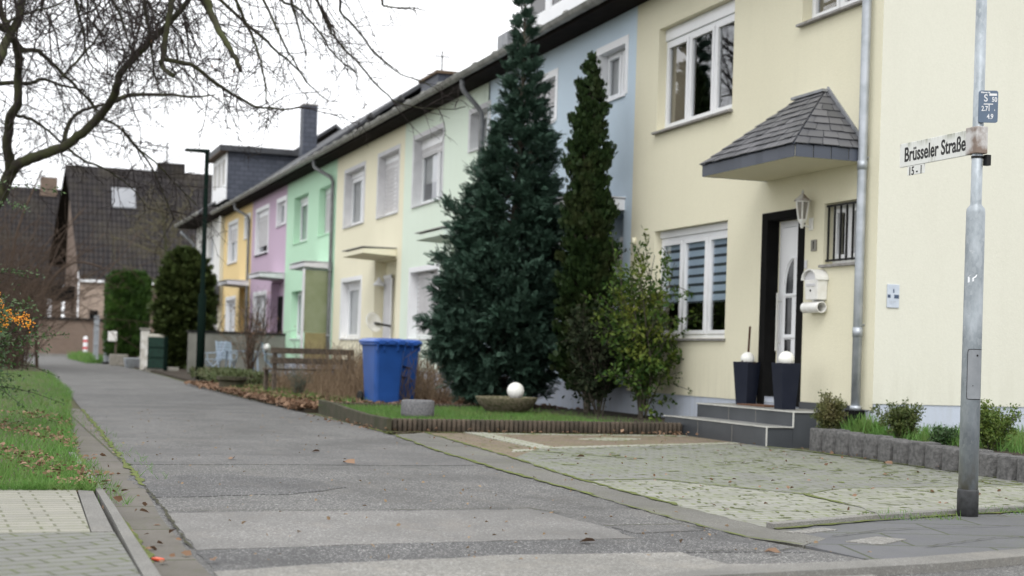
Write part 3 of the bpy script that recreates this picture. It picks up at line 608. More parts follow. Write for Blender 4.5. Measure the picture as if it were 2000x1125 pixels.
# slate canopy
y0c, y1c, xc, zb, ze = 13.86, 15.99, D - .87, 3.10, 3.235
A0, A1, R0, R1 = Vector((xc - .03, y0c - .02, ze)), Vector((xc - .03, y1c + .02, ze)), Vector((D - .02, 14.68, 4.0)), Vector((D - .02, 15.22, 4.0))
W0, W1 = Vector((D - .004, y0c - .02, ze)), Vector((D - .004, y1c + .02, ze))
cn = MB().add([A0, A1, W1, W0, R0, R1], [(0, 1, 2, 3)[::-1], (0, 4, 5, 1)[::-1], (0, 3, 4)[::-1], (1, 5, 2)[::-1], (3, 2, 5, 4)]).build('door_canopy', M['slate_side'], h)
def slates(mb, a0, a1, r0, r1, rows, w_):
    nrm = (a1 - a0).cross(r0 - a0).normalized()
    if nrm.z < 0: nrm = -nrm
    for k in range(rows):
        v0, v1 = k / rows, min(1., (k + 1.25) / rows)
        L0, L1, Ra, Rb = a0.lerp(r0, v0), a1.lerp(r1, v0), a0.lerp(r0, v1), a1.lerp(r1, v1)
        n = max(1, round((L1 - L0).length / w_)); offs = .5 if k % 2 else 0.
        us = [0.] + [min(1., (j + offs + random.uniform(-.08, .08)) / n) for j in range(1 if not offs else 0, n + 1)] + [1.]
        us = sorted(set(max(0, min(1, q)) for q in us))
        for u0_, u1_ in zip(us[:-1], us[1:]):
            if u1_ - u0_ < .02: continue
            e = .004 / max(.1, (L1 - L0).length); u0q, u1q = u0_ + e, u1_ - e
            lift = .022 + random.uniform(0, .012); dn = random.uniform(0, .015) * (a0 - r0).normalized()
            p = [L0.lerp(L1, u0q) + dn, L0.lerp(L1, u1q) + dn, Ra.lerp(Rb, u1q), Ra.lerp(Rb, u0q)]
            mb.hexa([p[0] + nrm * (lift - .009), p[1] + nrm * (lift - .009), p[2] + nrm * .002, p[3] + nrm * .002, p[0] + nrm * lift, p[1] + nrm * lift, p[2] + nrm * .011, p[3] + nrm * .011])
mb = MB(); slates(mb, A0, A1, R0, R1, 9, .17); slates(mb, A0, W0, R0, R0, 8, .19); slates(mb, A1, W1, R1, R1, 8, .19)
mb.build('slates', M['slate'], cn)
mb = MB(); nf = 13
for k in range(nf):
    ya, yb = y0c + (y1c - y0c) * k / nf, y0c + (y1c - y0c) * (k + 1) / nf
    mb.obox((xc - .008 - .004 * (k % 2), (ya + yb) / 2, (zb + ze) / 2), (.014, yb - ya - .006, ze - zb - .006), rz=.05)
for k in range(4):
    xa = xc + .87 * k / 4
    for y in (y0c - .008, y1c + .008): mb.obox((xa + .109, y, (zb + ze) / 2), (.21, .014, ze - zb - .006), rz=.03)
mb.build('fascia', M['slate_side'], cn)
MB().box(xc + .003, D - .003, y0c + .003, y1c - .003, zb + .006, ze - .006).build('soffit', M['yellow'], cn)
mb = MB(); mb.bar(R0 + Vector((-.03, -.06, .0)), R1 + Vector((-.03, .10, .0)), .10, .03); mb.bar(R0 + Vector((.012, -.02, .03)), W0 + Vector((-.012, 0, .045)), .022, .05); mb.bar(R1 + Vector((.012, .02, .03)), W1 + Vector((-.012, 0, .045)), .022, .05)
mb.build('lead_flashing', M['lead'], cn)
downpipe(h, 13.80, 13.80, .42)
MB().box(D - .14, D - .005, 13.72, 13.9, .10, .42).build('pipe_base', M['black'], h)
MB().lathe((D - .02, 19.86, 2.62), [(.03, -.05), (.035, 0), (.03, .05)], 10).build('vent', M['yellow'], h, smooth=True)
MB().box(D - .016, D - .002, 15.0, 15.05, 2.0, 2.1).build('doorbell', M['trim'], h, bevel=.003)
# dormer shared by roof of the blue house
def dormer(hh, ya, yb, x0, z0, z1, cheekmat, roofmat, depth, frontmat='white', secs=(1, 1, 1)):
    o = MB().box(x0 + .06, x0 + depth, ya, yb, z0, z1).build('dormer', M[cheekmat], hh)
    mb = MB(); mb.box(x0 - .25, x0 + depth, ya - .18, yb + .18, z1 + .003, z1 + .16); mb.build('dormer_roof', M[roofmat], o, bevel=.01)
    return o
# --- house 2 blue
h = house('light blue row house with a white dormer, partly hidden by the two conifers', 1)
ops = [(20.40, 21.45, 4.86, 5.64, .15, 0), (23.3, 24.9, 4.86, 5.64, .15, 0), (20.3, 22.25, .5, 3.06, .28, 1), (22.9, 25.2, 1.2, 2.7, .15, 0)]
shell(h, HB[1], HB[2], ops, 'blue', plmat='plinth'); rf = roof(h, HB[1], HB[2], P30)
window(h, 20.40, 21.45, 4.86, 5.64, D, .15, (1.35, 1), sill=.03, sillmat='white', curtain='curtain', trim=.10, trimmat='white')
window(h, 23.3, 24.9, 4.86, 5.64, D, .15, (1, 1), sill=.03, sillmat='white', shutter=.6, trim=.10, trimmat='white')
window(h, 22.9, 25.2, 1.2, 2.7, D, .15, (1, 1), sill=.03, sillmat='white', shutter=.9, trim=.1, trimmat='white')
window(h, 20.42, 20.92, 1.95, 2.70, D + .28, -.03, (1,), sill=.0, shutter=.95, trim=.06, trimmat='white')
MB().box(D + .22, D + .278, 21.1, 22.05, .5, 2.6).build('front_door', M['white'], h, bevel=.01)
canopy(h, 20.26, 22.3, mat='white')
dm = MB().box(D + .12, D + 3.2, 20.6, 25.15, 6.5, 8.1).build('dormer', M['slate_wall'], h)
MB().box(D - .1, D + 3.2, 20.4, 25.35, 8.103, 8.22).build('dormer_roof', M['rooftile'], dm)
mb = MB(); fx = D + .06
mb.box(fx, fx + .058, 20.6, 25.15, 6.5, 6.84); mb.box(fx, fx + .058, 20.6, 25.15, 7.95, 8.1)
for y in (20.6, 21.7, 22.8, 23.9, 25.0): mb.box(fx, fx + .058, y, y + .15, 6.84, 7.95)
for a, b_ in ((20.75, 21.7), (21.85, 22.8), (22.95, 23.9), (24.05, 25.0)):
    mb.box(fx + .01, fx + .05, a, a + .07, 6.84, 7.95); mb.box(fx + .01, fx + .05, b_ - .07, b_, 6.84, 7.95); mb.box(fx + .01, fx + .05, a + .07, b_ - .07, 6.84, 6.91); mb.box(fx + .01, fx + .05, a + .07, b_ - .07, 7.88, 7.95)
mb.build('dormer_window', M['white'], dm)
MB().box(fx + .03, fx + .057, 20.75, 25.0, 6.85, 7.94).build('dormer_pane', M['darkglass'], dm)
# --- house 3 mint
h = house('mint green row house left of the big cypress, shutter half down in the lower window', 2)
ops = [(29.82, 32.05, 4.14, 5.64, .2, 0), (26.8, 27.97, 4.9, 5.64, .2, 0), (29.86, 32.05, 1.2, 2.68, .2, 0), (26.98, 29.0, .5, 3.06, .28, 1)]
shell(h, HB[2], HB[3], ops, 'mint'); rf = roof(h, HB[2], HB[3], P30)
window(h, 29.82, 32.05, 4.14, 5.64, D, .2, (1.5, 1), box=.22, sill=.04, shutter=.16, curtain='curtain', curtain_h=.6, trim=.09)
window(h, 26.8, 27.97, 4.9, 5.64, D, .2, (1, 1), sill=.04, curtain='curtain', trim=.09)
window(h, 29.86, 32.05, 1.2, 2.68, D, .2, (1, 1), sill=.04, shutter=.98, trim=.10, trimmat='white')
canopy(h, 26.95, 28.85, mat='mint', topmat='stone_sill'); MB().box(D + .22, D + .278, 27.8, 28.75, .5, 2.6).build('front_door', M['white'], h, bevel=.01)
downpipe(h, 27.11, 26.45 + .6, .3, 'pipe')
# --- house 4 pale yellow
h = house('cream yellow row house with a flat cream canopy, between mint and green houses', 3)
ops = [(36.65, 38.82, 4.15, 5.6, .2, 0), (33.34, 35.24, 4.14, 5.62, .2, 0), (36.68, 38.82, 1.2, 2.70, .2, 0), (33.25, 35.3, .5, 3.06, .28, 1)]
shell(h, HB[3], HB[4], ops, 'pale'); rf = roof(h, HB[3], HB[4], P30)
window(h, 36.65, 38.82, 4.15, 5.6, D, .2, (1.5, 1), box=.16, sill=.04, curtain='curtain', trim=.09)
window(h, 33.34, 35.24, 4.14, 5.62, D, .2, (1, 1), box=.18, sill=.04, shutter=.98, trim=.09)
window(h, 36.68, 38.82, 1.2, 2.70, D, .2, (1.3, 1), box=.12, sill=.04, curtain='curtain', trim=.10, trimmat='white')
window(h, 33.45, 34.05, 1.95, 2.7, D + .28, -.03, (1,), curtain='curtain', sill=.03, trim=.06)
dr = MB().box(D + .21, D + .278, 34.5, 35.2, .5, 2.66).build('front_door', M['trim'], h, bevel=.01)
MB().box(D + .205, D + .212, 34.42, 34.5, .5, 2.74).box(D + .205, D + .212, 34.42, 35.28, 2.66, 2.74).build('door_frame', M['white'], dr)
canopy(h, 33.3, 35.35, mat='pale', topmat='stone_sill')
MB().lathe((D + .05, 35.05, 2.48), [(.14, 0), (.14, .04), (.05, .14), (.03, .2)], 12).build('porch_lamp', M['white'], h, smooth=True)
# --- house 5 green
h = house('bright green row house with a glass wind screen beside its door', 4)
ops = [(43.64, 45.76, 4.13, 5.55, .22, 0), (40.45, 42.12, 4.14, 5.5, .22, 0), (43.74, 45.78, 1.2, 2.65, .22, 0), (40.0, 42.1, .5, 3.06, .28, 1)]
shell(h, HB[4], HB[5], ops, 'green'); rf = roof(h, HB[4], HB[5], P30)
window(h, 43.64, 45.76, 4.13, 5.55, D, .22, (1.2, 1), box=.15, sill=.03, sillmat='green', curtain='curtain')
window(h, 40.45, 42.12, 4.14, 5.5, D, .22, (1, 1), box=.15, sill=.03, sillmat='green', shutter=.98)
window(h, 43.74, 45.78, 1.2, 2.65, D, .22, (1, 1, 1), box=.0, sill=.03, sillmat='trim', curtain='curtain')
canopy(h, 40.02, 42.1, mat='trim'); MB().box(D + .22, D + .278, 41.0, 41.95, .5, 2.6).build('front_door', M['white'], h, bevel=.01)
sc_ = MB().box(D - .74, D - .02, 40.1, 40.13, 1.35, 3.05).build('wind_screen', M['obscure'], h)
MB().box(D - .70, D - .02, 40.095, 40.135, .62, 1.345).build('screen_panel', M['ochre'], sc_)
MB().box(D - .80, D - .745, 40.06, 40.16, .2, 3.08).box(D - .744, D - .02, 40.06, 40.16, .55, .615).build('screen_frame', M['trim'], sc_)
downpipe(h, 40.71, 40.0, .3, 'pipe')
# --- house 6 purple
h = house('purple row house with its upper roller shutter almost down', 5)
ops = [(50.2, 52.6, 4.12, 5.66, .12, 0), (47.12, 48.6, 4.88, 5.66, .12, 0), (50.2, 52.6, 1.2, 2.7, .12, 0), (47.1, 49.3, .5, 3.06, .28, 1)]
shell(h, HB[5], HB[6], ops, 'purple'); rf = roof(h, HB[5], HB[6], P37)
window(h, 50.2, 52.6, 4.12, 5.66, D, .12, (1,), box=.2, sill=.06, sillmat='eave', shutter=.82, trim=.12, trimmat='white')
window(h, 47.12, 48.6, 4.88, 5.66, D, .12, (1, 1), sill=.05, curtain='curtain', trim=.12, trimmat='white')
window(h, 50.2, 52.6, 1.2, 2.7, D, .12, (1, 1), sill=.05, curtain='curtain', trim=.14, trimmat='white')
window(h, 47.3, 48.0, 1.7, 2.65, D + .28, -.03, (1,), sill=.03, curtain='curtain', trim=.08, trimmat='white')
MB().box(D + .22, D + .278, 48.2, 49.2, .5, 2.6).build('front_door', M['black'], h, bevel=.01)
canopy(h, 47.0, 49.1, mat='trim')
# --- house 7 orange
h = house('orange yellow row house next to the white end house', 6)
ops = [(56.75, 58.95, 4.13, 5.66, .12, 0), (53.95, 55.05, 4.88, 5.66, .12, 0), (56.8, 59.0, 1.2, 2.7, .12, 0), (53.7, 55.9, .5, 3.06, .28, 1)]
shell(h, HB[6], HB[7], ops, 'orange'); rf = roof(h, HB[6], HB[7], P37)
window(h, 56.75, 58.95, 4.13, 5.66, D, .12, (1, 1), box=.2, sill=.05, shutter=.4, curtain='curtain', trim=.12, trimmat='white')
window(h, 53.95, 55.05, 4.88, 5.66, D, .12, (1,), sill=.05, shutter=.98, trim=.12, trimmat='white')
window(h, 56.8, 59.0, 1.2, 2.7, D, .12, (1, 1), sill=.05, curtain='curtain', trim=.14, trimmat='white')
MB().box(D + .22, D + .278, 54.6, 55.6, .5, 2.6).build('front_door', M['black'], h, bevel=.01)
canopy(h, 53.7, 55.9, mat='trim'); downpipe(h, 54.61, 53.75, .3, 'pipe')
# --- house 8 white end house with the slate dormer and chimney
h = house('white end house with big slate dormer and tall slate chimney, farthest in the row', 7)
ops = [(62.0, 63.4, 4.3, 5.5, .12, 0), (64.6, 66.2, 4.2, 5.5, .12, 0), (63.0, 65.2, 1.2, 2.6, .12, 0)]
shell(h, HB[7], HB[8], ops, 'white_wall', end1=True, X=D - .15); rf = roof(h, HB[7] + .4, HB[8], P37, over1=.5, ex=EAVE_X - .5)
for o_ in ops: window(h, o_[0], o_[1], o_[2], o_[3], D - .15, .12, (1, 1), sill=.05, curtain='curtain')
dm = MB().box(D - .28, D + 4., 58.0, 61.6, 6.6, 8.45).build('dormer', M['slate_wall'], h)
mb = MB().box(D - .62, D + 4.6, 57.75, 61.85, 8.455, 8.68); mb.build('dormer_roof', M['rooftile'], dm)
MB().box(D - .62, D - .29, 57.8, 61.8, 8.40, 8.452).build('dormer_soffit', plain('brown_soffit', (.10, .065, .045), rough=.8), dm)
mb = MB()
for y in (58.0, 59.1, 60.2, 61.4): mb.box(D - .34, D - .285, y, y + .18, 6.6, 8.4)
mb.box(D - .335, D - .285, 58.18, 61.4, 6.6, 7.2); mb.box(D - .335, D - .285, 58.18, 61.4, 8.2, 8.4); mb.build('dormer_window', M['white'], dm)
MB().box(D - .31, D - .288, 58.19, 61.39, 7.21, 8.19).build('dormer_pane', M['curtain'], dm)
ch = MB().box(10.93, 11.47, 55., 55.6, 7.5, 10.02).build('chimney', M['slate_wall'], rf); MB().box(10.90, 11.50, 54.97, 55.63, 10.023, 10.08).build('chimney_cap', M['stone_sill'], ch)
ph = MB().hexa([(D - 1., 59.8, 2.55), (D - .155, 59.8, 2.55), (D - .155, 61.4, 2.55), (D - 1., 61.4, 2.55), (D - .9, 59.9, 2.63), (D - .155, 59.9, 3.5), (D - .155, 61.3, 3.5), (D - .9, 61.3, 2.63)]).build('porch_roof', M['rooftile'], h)
MB().box(D - .95, D - .90, 59.9, 59.98, 0, 2.549).build('porch_post', M['white'], ph)
MB().tube([(D - .9, 66.9, 5.9), (D - .3, 67.2, 5.4), (D - .25, 67.2, .1)], .06, 10).build('downpipe', M['zinc'], h, smooth=True)
# chimneys and roof vents that clear the gutter line
def roof_of(i): return [c for c in bpy.data.objects if c.name.startswith('roof') and c.parent and c.parent.name in ORI and abs(ORI[c.parent.name].y - HB[i]) < .01][0]
ch = MB().box(11.0, 11.7, 37.5, 39.1, 7.2, 8.25).build('chimney', M['slate_wall'], roof_of(3)); MB().box(10.93, 11.77, 37.42, 39.18, 8.253, 8.33).build('chimney_cap', plain('mossy_brown_slab', (.13, .09, .06), rough=.9), ch)
MB().tube([(11.3, 38.2, 8.33), (11.3, 38.2, 9.0)], .02, 6).tube([(11.1, 38.2, 8.85), (11.5, 38.2, 8.85)], .015, 6).build('aerial', M['iron'], ch)
MB().box(9.25, 9.75, 26.9, 27.5, 6.5, 7.12).build('chimney', M['lead'], roof_of(2))
for i, y in ((4, 41.3), (4, 44.8)):
    v_ = MB().lathe((11.0, y, 7.5), [(.09, 0), (.09, .55), (.15, .57), (.15, .62), (.02, .78)], 10).build('roof_vent', M['iron'], roof_of(i), smooth=False)
# ------------------------------------------------------------------ steps, bed, things by the yellow house
def front_steps():
    o = thing('entrance_steps', 'two dark tiled steps with bright metal edges below the white front door', 'steps', (8.4, 15.2, 0))
    a = MB().poly([(7.935, 14.12), (8.255, 14.12), (8.255, 16.25), (7.935, 16.66)], -.02, .205); a.build('lower_step', M['tile'], o)
    b_ = MB().poly([(8.258, 14.12), (D - .003, 14.12), (D - .003, 16.5), (8.258, 16.42)], -.02, .37); b_.build('upper_step', M['tile'], o)
    MB().poly([(7.925, 14.11), (8.256, 14.11), (8.256, 16.25), (7.925, 16.67)], .2055, .219).build('tread', M['tiletop'], o)
    MB().poly([(8.248, 14.11), (D - .003, 14.11), (D - .003, 16.51), (8.248, 16.43)], .3705, .385).build('tread', M['tiletop'], o)
    mb = MB(); e = .013
    mb.bar((7.927, 14.108, .213), (7.927, 16.67, .213), e); mb.bar((7.93, 14.106, .213), (8.25, 14.106, .213), e); mb.bar((7.932, 14.112, 0), (7.932, 14.112, .208), e)
    mb.bar((8.25, 14.108, .379), (8.25, 16.43, .379), e); mb.bar((8.25, 14.106, .379), (8.88, 14.106, .379), e); mb.bar((8.254, 14.112, .21), (8.254, 14.112, .373), e)
    mb.build('metal_edge', M['edgemetal'], o)
    g = MB()
    for y in (14.9, 15.75): g.box(7.9335, 7.936, y, y + .006, 0, .2)
    for x in (8.55,): g.box(x, x + .006, 14.1175, 14.12, 0, .37)
    for y in (14.95, 15.6): g.box(8.2565, 8.259, y, y + .006, .22, .37)
    g.build('grout', M['concrete'], o)
    MB().box(D - .018, D - .003, 13.92, 15.07, .386, .465).build('skirting_tile', M['tile'], o)
    return o
front_steps()
tag(MB().box(8.55, 8.86, 15.3, 15.95, .386, .402).build('door_mat', plain('coir_mat', (.16, .085, .05), (.1, .05, .03), 40, rough=1., bump=1.), loc=(8.7, 15.6, .386)), 'brown door mat before the white front door', 'door mat')
def planter(x, y, rz, label, stick):
    o = thing('tall_planter', label, 'planter', (x, y, .386), 'planters flanking the front door')
    mb = MB(); n = 4; z0, z1 = .386, .905
    def ring(hw, z): return [(x + hw * math.sqrt(2) * math.cos(PI / 4 + PI / 2 * k + rz), y + hw * math.sqrt(2) * math.sin(PI / 4 + PI / 2 * k + rz), z) for k in range(4)]
    R = [ring(.086, z0), ring(.120, z1), ring(.106, z1), ring(.102, z1 - .05)]
    for r_ in R: mb.v += r_
    for i in range(3):
        for k in range(4): mb.f.append((i * 4 + k, i * 4 + (k + 1) % 4, i * 4 + (k + 1) % 4 + 4, i * 4 + k + 4))
    mb.f.append((3, 2, 1, 0)); mb.build('pot', M['navy'], o, bevel=.004)
    s = MB(); s.add(ring(.1025, z1 - .04), [(0, 1, 2, 3)]); s.build('soil', M['soil'], o)
    return o
planter(8.745, 16.09, .35, 'dark navy tapered planter with a stick, left of the front door', True)
planter(8.49, 14.71, .02, 'dark navy tapered planter right of the front door, at the step edge', False)
def globe_light(x, y, z, r_, label, group=None):
    o = thing('globe_light', label, 'garden light', (x, y, z), group)
    MB().ball((x, y, z + r_ * .86), r_, 28, 18).build('shade', M['opal'], o, smooth=True)
    MB().lathe((x, y, z - .01), [(r_ * .52, 0), (r_ * .5, r_ * .14)], 16).build('base', M['trim'], o, smooth=True)
    return o
G_ = 'white globe garden lights'
globe_light(8.74, 16.07, .868, .085, 'white globe light with a stick behind it, in the left planter', G_)
globe_light(8.49, 14.71, .868, .092, 'white globe light in the right planter against the white door', G_)
st = tag(MB().tube([(8.77, 16.12, .86), (8.80, 16.14, 1.34)], .014, 6).build('plant_stick', plain('rusty_rod', (.085, .045, .03), rough=.9), loc=(8.77, 16.12, .86)), 'thin brown plant stick in the left planter', 'stick')
pv = [(8.74 + .09 * math.cos(a), 16.07 + .09 * math.sin(a), .87) for a in np.linspace(0, 6.2, 16)]
V, F = scat(*LEAF, np.repeat(np.array(pv), 2, 0), RNG.normal(0, .5, (32, 3)) + (0, 0, 1), RNG.uniform(.04, .07, 32), RNG.uniform(0, 6, 32))
tag(np_mesh('planter_plant', V, F, leafmat('withered_leaves', (.05, .03, .02), (.09, .06, .03))), 'withered plant around the globe in the left planter', 'plant')
# mailbox, newspaper tube, wall lamp, house number
o = thing('mailbox', 'white wall mailbox with arched lid beside the front door', 'mailbox', (D, 14.68, 1.63))
yb0, yb1, xb0 = 14.545, 14.83, D - .125
MB().hexa([(xb0, yb0 + .012, 1.63), (D - .003, yb0 + .012, 1.63), (D - .003, yb1 - .012, 1.63), (xb0, yb1 - .012, 1.63), (xb0 - .012, yb0, 1.855), (D - .003, yb0, 1.855), (D - .003, yb1, 1.855), (xb0 - .012, yb1, 1.855)]).build('body', M['white_metal'], o, bevel=.006)
mb = MB(); n = 14; ym, hw = (yb0 + yb1) / 2, (yb1 - yb0) / 2 + .018
for k in range(n):
    a0, a1 = PI * k / n, PI * (k + 1) / n
    P_ = lambda a, rr, x: (x, ym + (hw - rr) * math.cos(a), 1.852 + (.125 - rr) * math.sin(a))
    mb.hexa([P_(a0, .014, xb0 - .045), P_(a0, .014, D - .003), P_(a0, 0, D - .003), P_(a0, 0, xb0 - .045), P_(a1, .014, xb0 - .045), P_(a1, .014, D - .003), P_(a1, 0, D - .003), P_(a1, 0, xb0 - .045)])
mb.build('lid', M['white_metal'], o)
mb = MB(); mb.add([(xb0 - .006, ym + (hw - .02) * math.cos(PI * k / 12), 1.85 + .11 * math.sin(PI * k / 12)) for k in range(13)], [tuple(range(13))]); mb.build('gable_plate', M['trim'], o)
MB().box(xb0 - .022, xb0 - .003, yb0 + .05, yb1 - .05, 1.80, 1.812).box(xb0 - .018, xb0 - .003, yb0 + .05, yb1 - .05, 1.785, 1.80).build('letter_slot', M['trim'], o)
MB().lathe((xb0 - .01, ym + .01, 1.735), [(.009, -.012), (.009, .012)], 8).build('lock', M['iron'], o)
o = thing('newspaper_tube', 'white newspaper tube below the wall mailbox', 'newspaper tube', (D, 14.7, 1.5))
mb = MB(); cz, cx, ro, ri = 1.545, D - .075, .064, .055; n = 20
for r_, flip in ((ro, 0), (ri, 1)):
    for k in range(n):
        a0, a1 = 2 * PI * k / n, 2 * PI * (k + 1) / n
        q = [(cx + r_ * math.cos(a0), 14.54, cz + r_ * math.sin(a0)), (cx + r_ * math.cos(a1), 14.54, cz + r_ * math.sin(a1)), (cx + r_ * math.cos(a1), 14.90, cz + r_ * math.sin(a1)), (cx + r_ * math.cos(a0), 14.90, cz + r_ * math.sin(a0))]
        mb.quad(*(q if flip else q[::-1]))
for k in range(n):
    a0, a1 = 2 * PI * k / n, 2 * PI * (k + 1) / n
    mb.quad(*[(cx + r_ * math.cos(a), 14.54, cz + r_ * math.sin(a)) for r_, a in ((ri, a0), (ro, a0), (ro, a1), (ri, a1))])
mb.add([(cx + ri * math.cos(2 * PI * k / n), 14.89, cz + ri * math.sin(2 * PI * k / n)) for k in range(n)], [tuple(range(n))])
mb.build('tube', M['white_metal'], o); MB().box(D - .02, D - .003, 14.6, 14.84, cz - .03, cz + .1).build('bracket', M['white_metal'], o)
o = thing('wall_lamp', 'white lantern wall lamp between front door and barred window', 'wall lamp', (D, 14.93, 2.4))
lx, ly = D - .13, 14.93
mb = MB(); n = 6
def ring6(r_, z): return [(lx + r_ * math.cos(PI / 3 * k), ly + r_ * math.sin(PI / 3 * k), z) for k in range(n)]
for k in range(n): mb.bar(ring6(.046, 2.55)[k], ring6(.080, 2.76)[k], .014)
for z, r_ in ((2.55, .047), (2.76, .081)):
    for k in range(n): mb.bar(ring6(r_, z)[k], ring6(r_, z)[(k + 1) % n], .016)
mb.build('frame', M['white_metal'], o)
MB().lathe((lx, ly, 0), [(.045, 2.552), (.076, 2.757)], 6).build('lamp_glass', plain('milky_lamp_glass', (.28, .26, .23), (.2, .19, .17), rough=.2, spec=.5), o)
MB().lathe((lx, ly, 0), [(.098, 2.765), (.092, 2.78), (.05, 2.815), (.028, 2.84), (.012, 2.85), (.016, 2.87), (.004, 2.90)], 12).build('roof', M['rust'], o, smooth=True)
MB().lathe((lx, ly, 0), [(.012, 2.455), (.022, 2.475), (.018, 2.50), (.048, 2.535), (.046, 2.548)], 12).build('finial', M['white_metal'], o, smooth=True)
MB().tube([(D - .003, ly, 2.50), (D - .05, ly, 2.475), (lx, ly, 2.50)], .012, 8).box(D - .016, D - .003, ly - .04, ly + .04, 2.44, 2.58).build('arm', M['white_metal'], o)
def text(name, body, size, loc, rot, mat, parent, sx=1., ext=.0012, align='CENTER', bold=0.):
    cu = bpy.data.curves.new(name, 'FONT'); cu.body = body; cu.size = size; cu.align_x = align; cu.align_y = 'CENTER'; cu.extrude = ext; cu.offset = bold
    t = bpy.data.objects.new('tmp', cu); COL.objects.link(t); bpy.context.view_layer.update()
    me = bpy.data.meshes.new_from_object(t.evaluated_get(bpy.context.evaluated_depsgraph_get())); bpy.data.objects.remove(t)
    me.name = name; off = ori(parent); R = rot.to_4x4() if isinstance(rot, Matrix) else rot
    me.transform(Matrix.Translation(Vector(loc) - off) @ R @ Matrix.Diagonal((sx, 1, 1, 1)))
    return link_mesh(name, me, mat, parent, (0, 0, 0), False, 0)
FACE_W = Matrix(((0, 0, -1), (-1, 0, 0), (0, 1, 0)))     # text facing -X, reading towards -Y
FACE_S = Matrix(((1, 0, 0), (0, 0, -1), (0, 1, 0)))      # text facing -Y, reading towards +X
o = thing('house_number', 'small grey house number plate reading 1 beside the front door', 'house number', (D, 14.86, 2.2))
MB().box(D - .014, D - .003, 14.80, 14.92, 2.195, 2.325).build('plate', plain('bronze_grey_plate', (.22, .21, .18), rough=.5), o, bevel=.003)
text('number', '1', .13, (D - .0145, 14.86, 2.26), FACE_W, M['black'], o, bold=.002)
o = thing('wall_plaque', 'small weathered blue and white plaque on the bare end wall', 'plaque', (9.11, 13.58, 1.54))
MB().box(9.035, 9.185, 13.575, 13.588, 1.53, 1.78).build('plate', M['plaquetone'], o, bevel=.004)
MB().box(9.04, 9.075, 13.5735, 13.5745, 1.635, 1.67).box(9.12, 9.18, 13.5735, 13.5745, 1.63, 1.67).box(9.105, 9.12, 13.5735, 13.5745, 1.69, 1.73).build('marks', plain('faded_blue_print', (.06, .09, .15), rough=.5), o)
for x_ in (9.07, 9.09, 9.105, 9.125, 9.14):
    pass
MB().box(9.07, 9.074, 13.5735, 13.5745, 1.575, 1.605).box(9.088, 9.093, 13.5735, 13.5745, 1.575, 1.607).box(9.107, 9.111, 13.5735, 13.5745, 1.58, 1.605).box(9.124, 9.14, 13.5735, 13.5745, 1.59, 1.60).build('faded_marks', M['zinc'], o)
# street pole with signs
PX, PY = 5.70, 7.64
o = thing('sign_pole', 'galvanised steel pole with dark foot and a small hatch, at the pavement corner', 'pole', (PX, PY, 0))
MB().lathe((PX, PY, 0), [(.059, .165), (.0575, 1.2), (.0565, 1.86), (.054, 1.885), (.037, 1.905), (.0335, 1.915), (.0325, 3.6)], 32).build('shaft', M['galv'], o, smooth=True)
MB().lathe((PX, PY, 0), [(.064, -.03), (.064, .155), (.062, .166)], 32).build('foot_sleeve', plain('black_foot_sleeve', (.05, .052, .055), (.028, .029, .03), 30, rough=.6), o, smooth=True)
mb = MB(); n = 8; a_ = [math.radians(x) for x in np.linspace(-150, -60, n + 1)]
for k in range(n):
    mb.quad(*[(PX + .0602 * math.cos(a), PY + .0602 * math.sin(a), z) for a, z in ((a_[k], .72), (a_[k + 1], .72), (a_[k + 1], 1.02), (a_[k], 1.02))])
mb.build('hatch', plain('hatch_zinc', (.27, .285, .30), (.22, .235, .25), 12, rough=.5, metal=.3), o)
mb = MB(); rr = .0606
def onp(a, z): return (PX + rr * math.cos(a), PY + rr * math.sin(a), z)
mb.tube([onp(a_[0], .735)] + [onp(a_[0], 1.0), onp(a_[0] + .05, 1.018)] + [onp(a, 1.022) for a in a_[1:]], .0018, 5); mb.tube([onp(a_[0], .735), onp(a_[0] + .05, .72)] + [onp(a, .717) for a in a_[1:]], .0018, 5)
mb.ball(onp(a_[5], .985), .006, 8, 6); mb.ball(onp(a_[3], .80), .003, 8, 6); mb.build('hatch_joint', M['iron'], o)
mb = MB(); mb.add([(PX + .0595 * math.cos(a), PY + .0595 * math.sin(a), z) for a, z in ((-2.85, 1.428), (-2.2, 1.437), (-2.2, 1.455), (-1.98, 1.462), (-1.88, 1.478), (-2.6, 1.476), (-2.85, 1.462))], [tuple(range(7))])
mb.build('torn_sticker', M['sticker'], o)
o = thing('street_sign', 'weathered white street name sign reading Brüsseler Straße with a number plate below', 'street sign', (PX, 8.1, 2.22))
xs = PX - .0; z0, z1 = 2.225, 2.382
MB().box(xs - .007, xs + .007, PY + .065, 8.455, z0, z1).build('plate', M['signwhite'], o, bevel=.003)
text('lettering', 'Brüsseler Straße', .132, (xs - .0072, 8.075, (z0 + z1) / 2 - .004), FACE_W, M['signtext'], o, sx=.745, bold=.0026)
MB().box(xs - .005, xs + .005, 8.185, 8.365, 2.165, z0 - .001).build('number_plate', M['signwhite'], o)
text('numbers', '15 - 1', .078, (xs - .0054, 8.275, 2.187), FACE_W, M['signtext'], o, sx=.85, bold=.001)
MB().box(PX - .040, PX + .042, PY - .045, PY + .068, z0 - .004, z1 + .006).build('clamp', M['rust'], o, bevel=.006)
MB().tube([(PX, PY, 2.195), (PX, PY, 2.208)], .037, 20).box(PX + .028, PX + .06, PY - .055, PY - .02, 2.15, 2.215).build('clamp_ring', M['iron'], o)
o = thing('utility_sign', 'small slate blue utility marker plate with white S 50 print, on the galvanised pole', 'marker sign', (PX, PY - .05, 2.4))
Rz = Matrix.Rotation(math.radians(-24), 3, 'Z'); Rt = Rz @ FACE_S
def sp(a, b_, d=0.): return Vector((PX + .028, PY - .055, 2.508)) + Rz @ Vector((a, -d, b_))
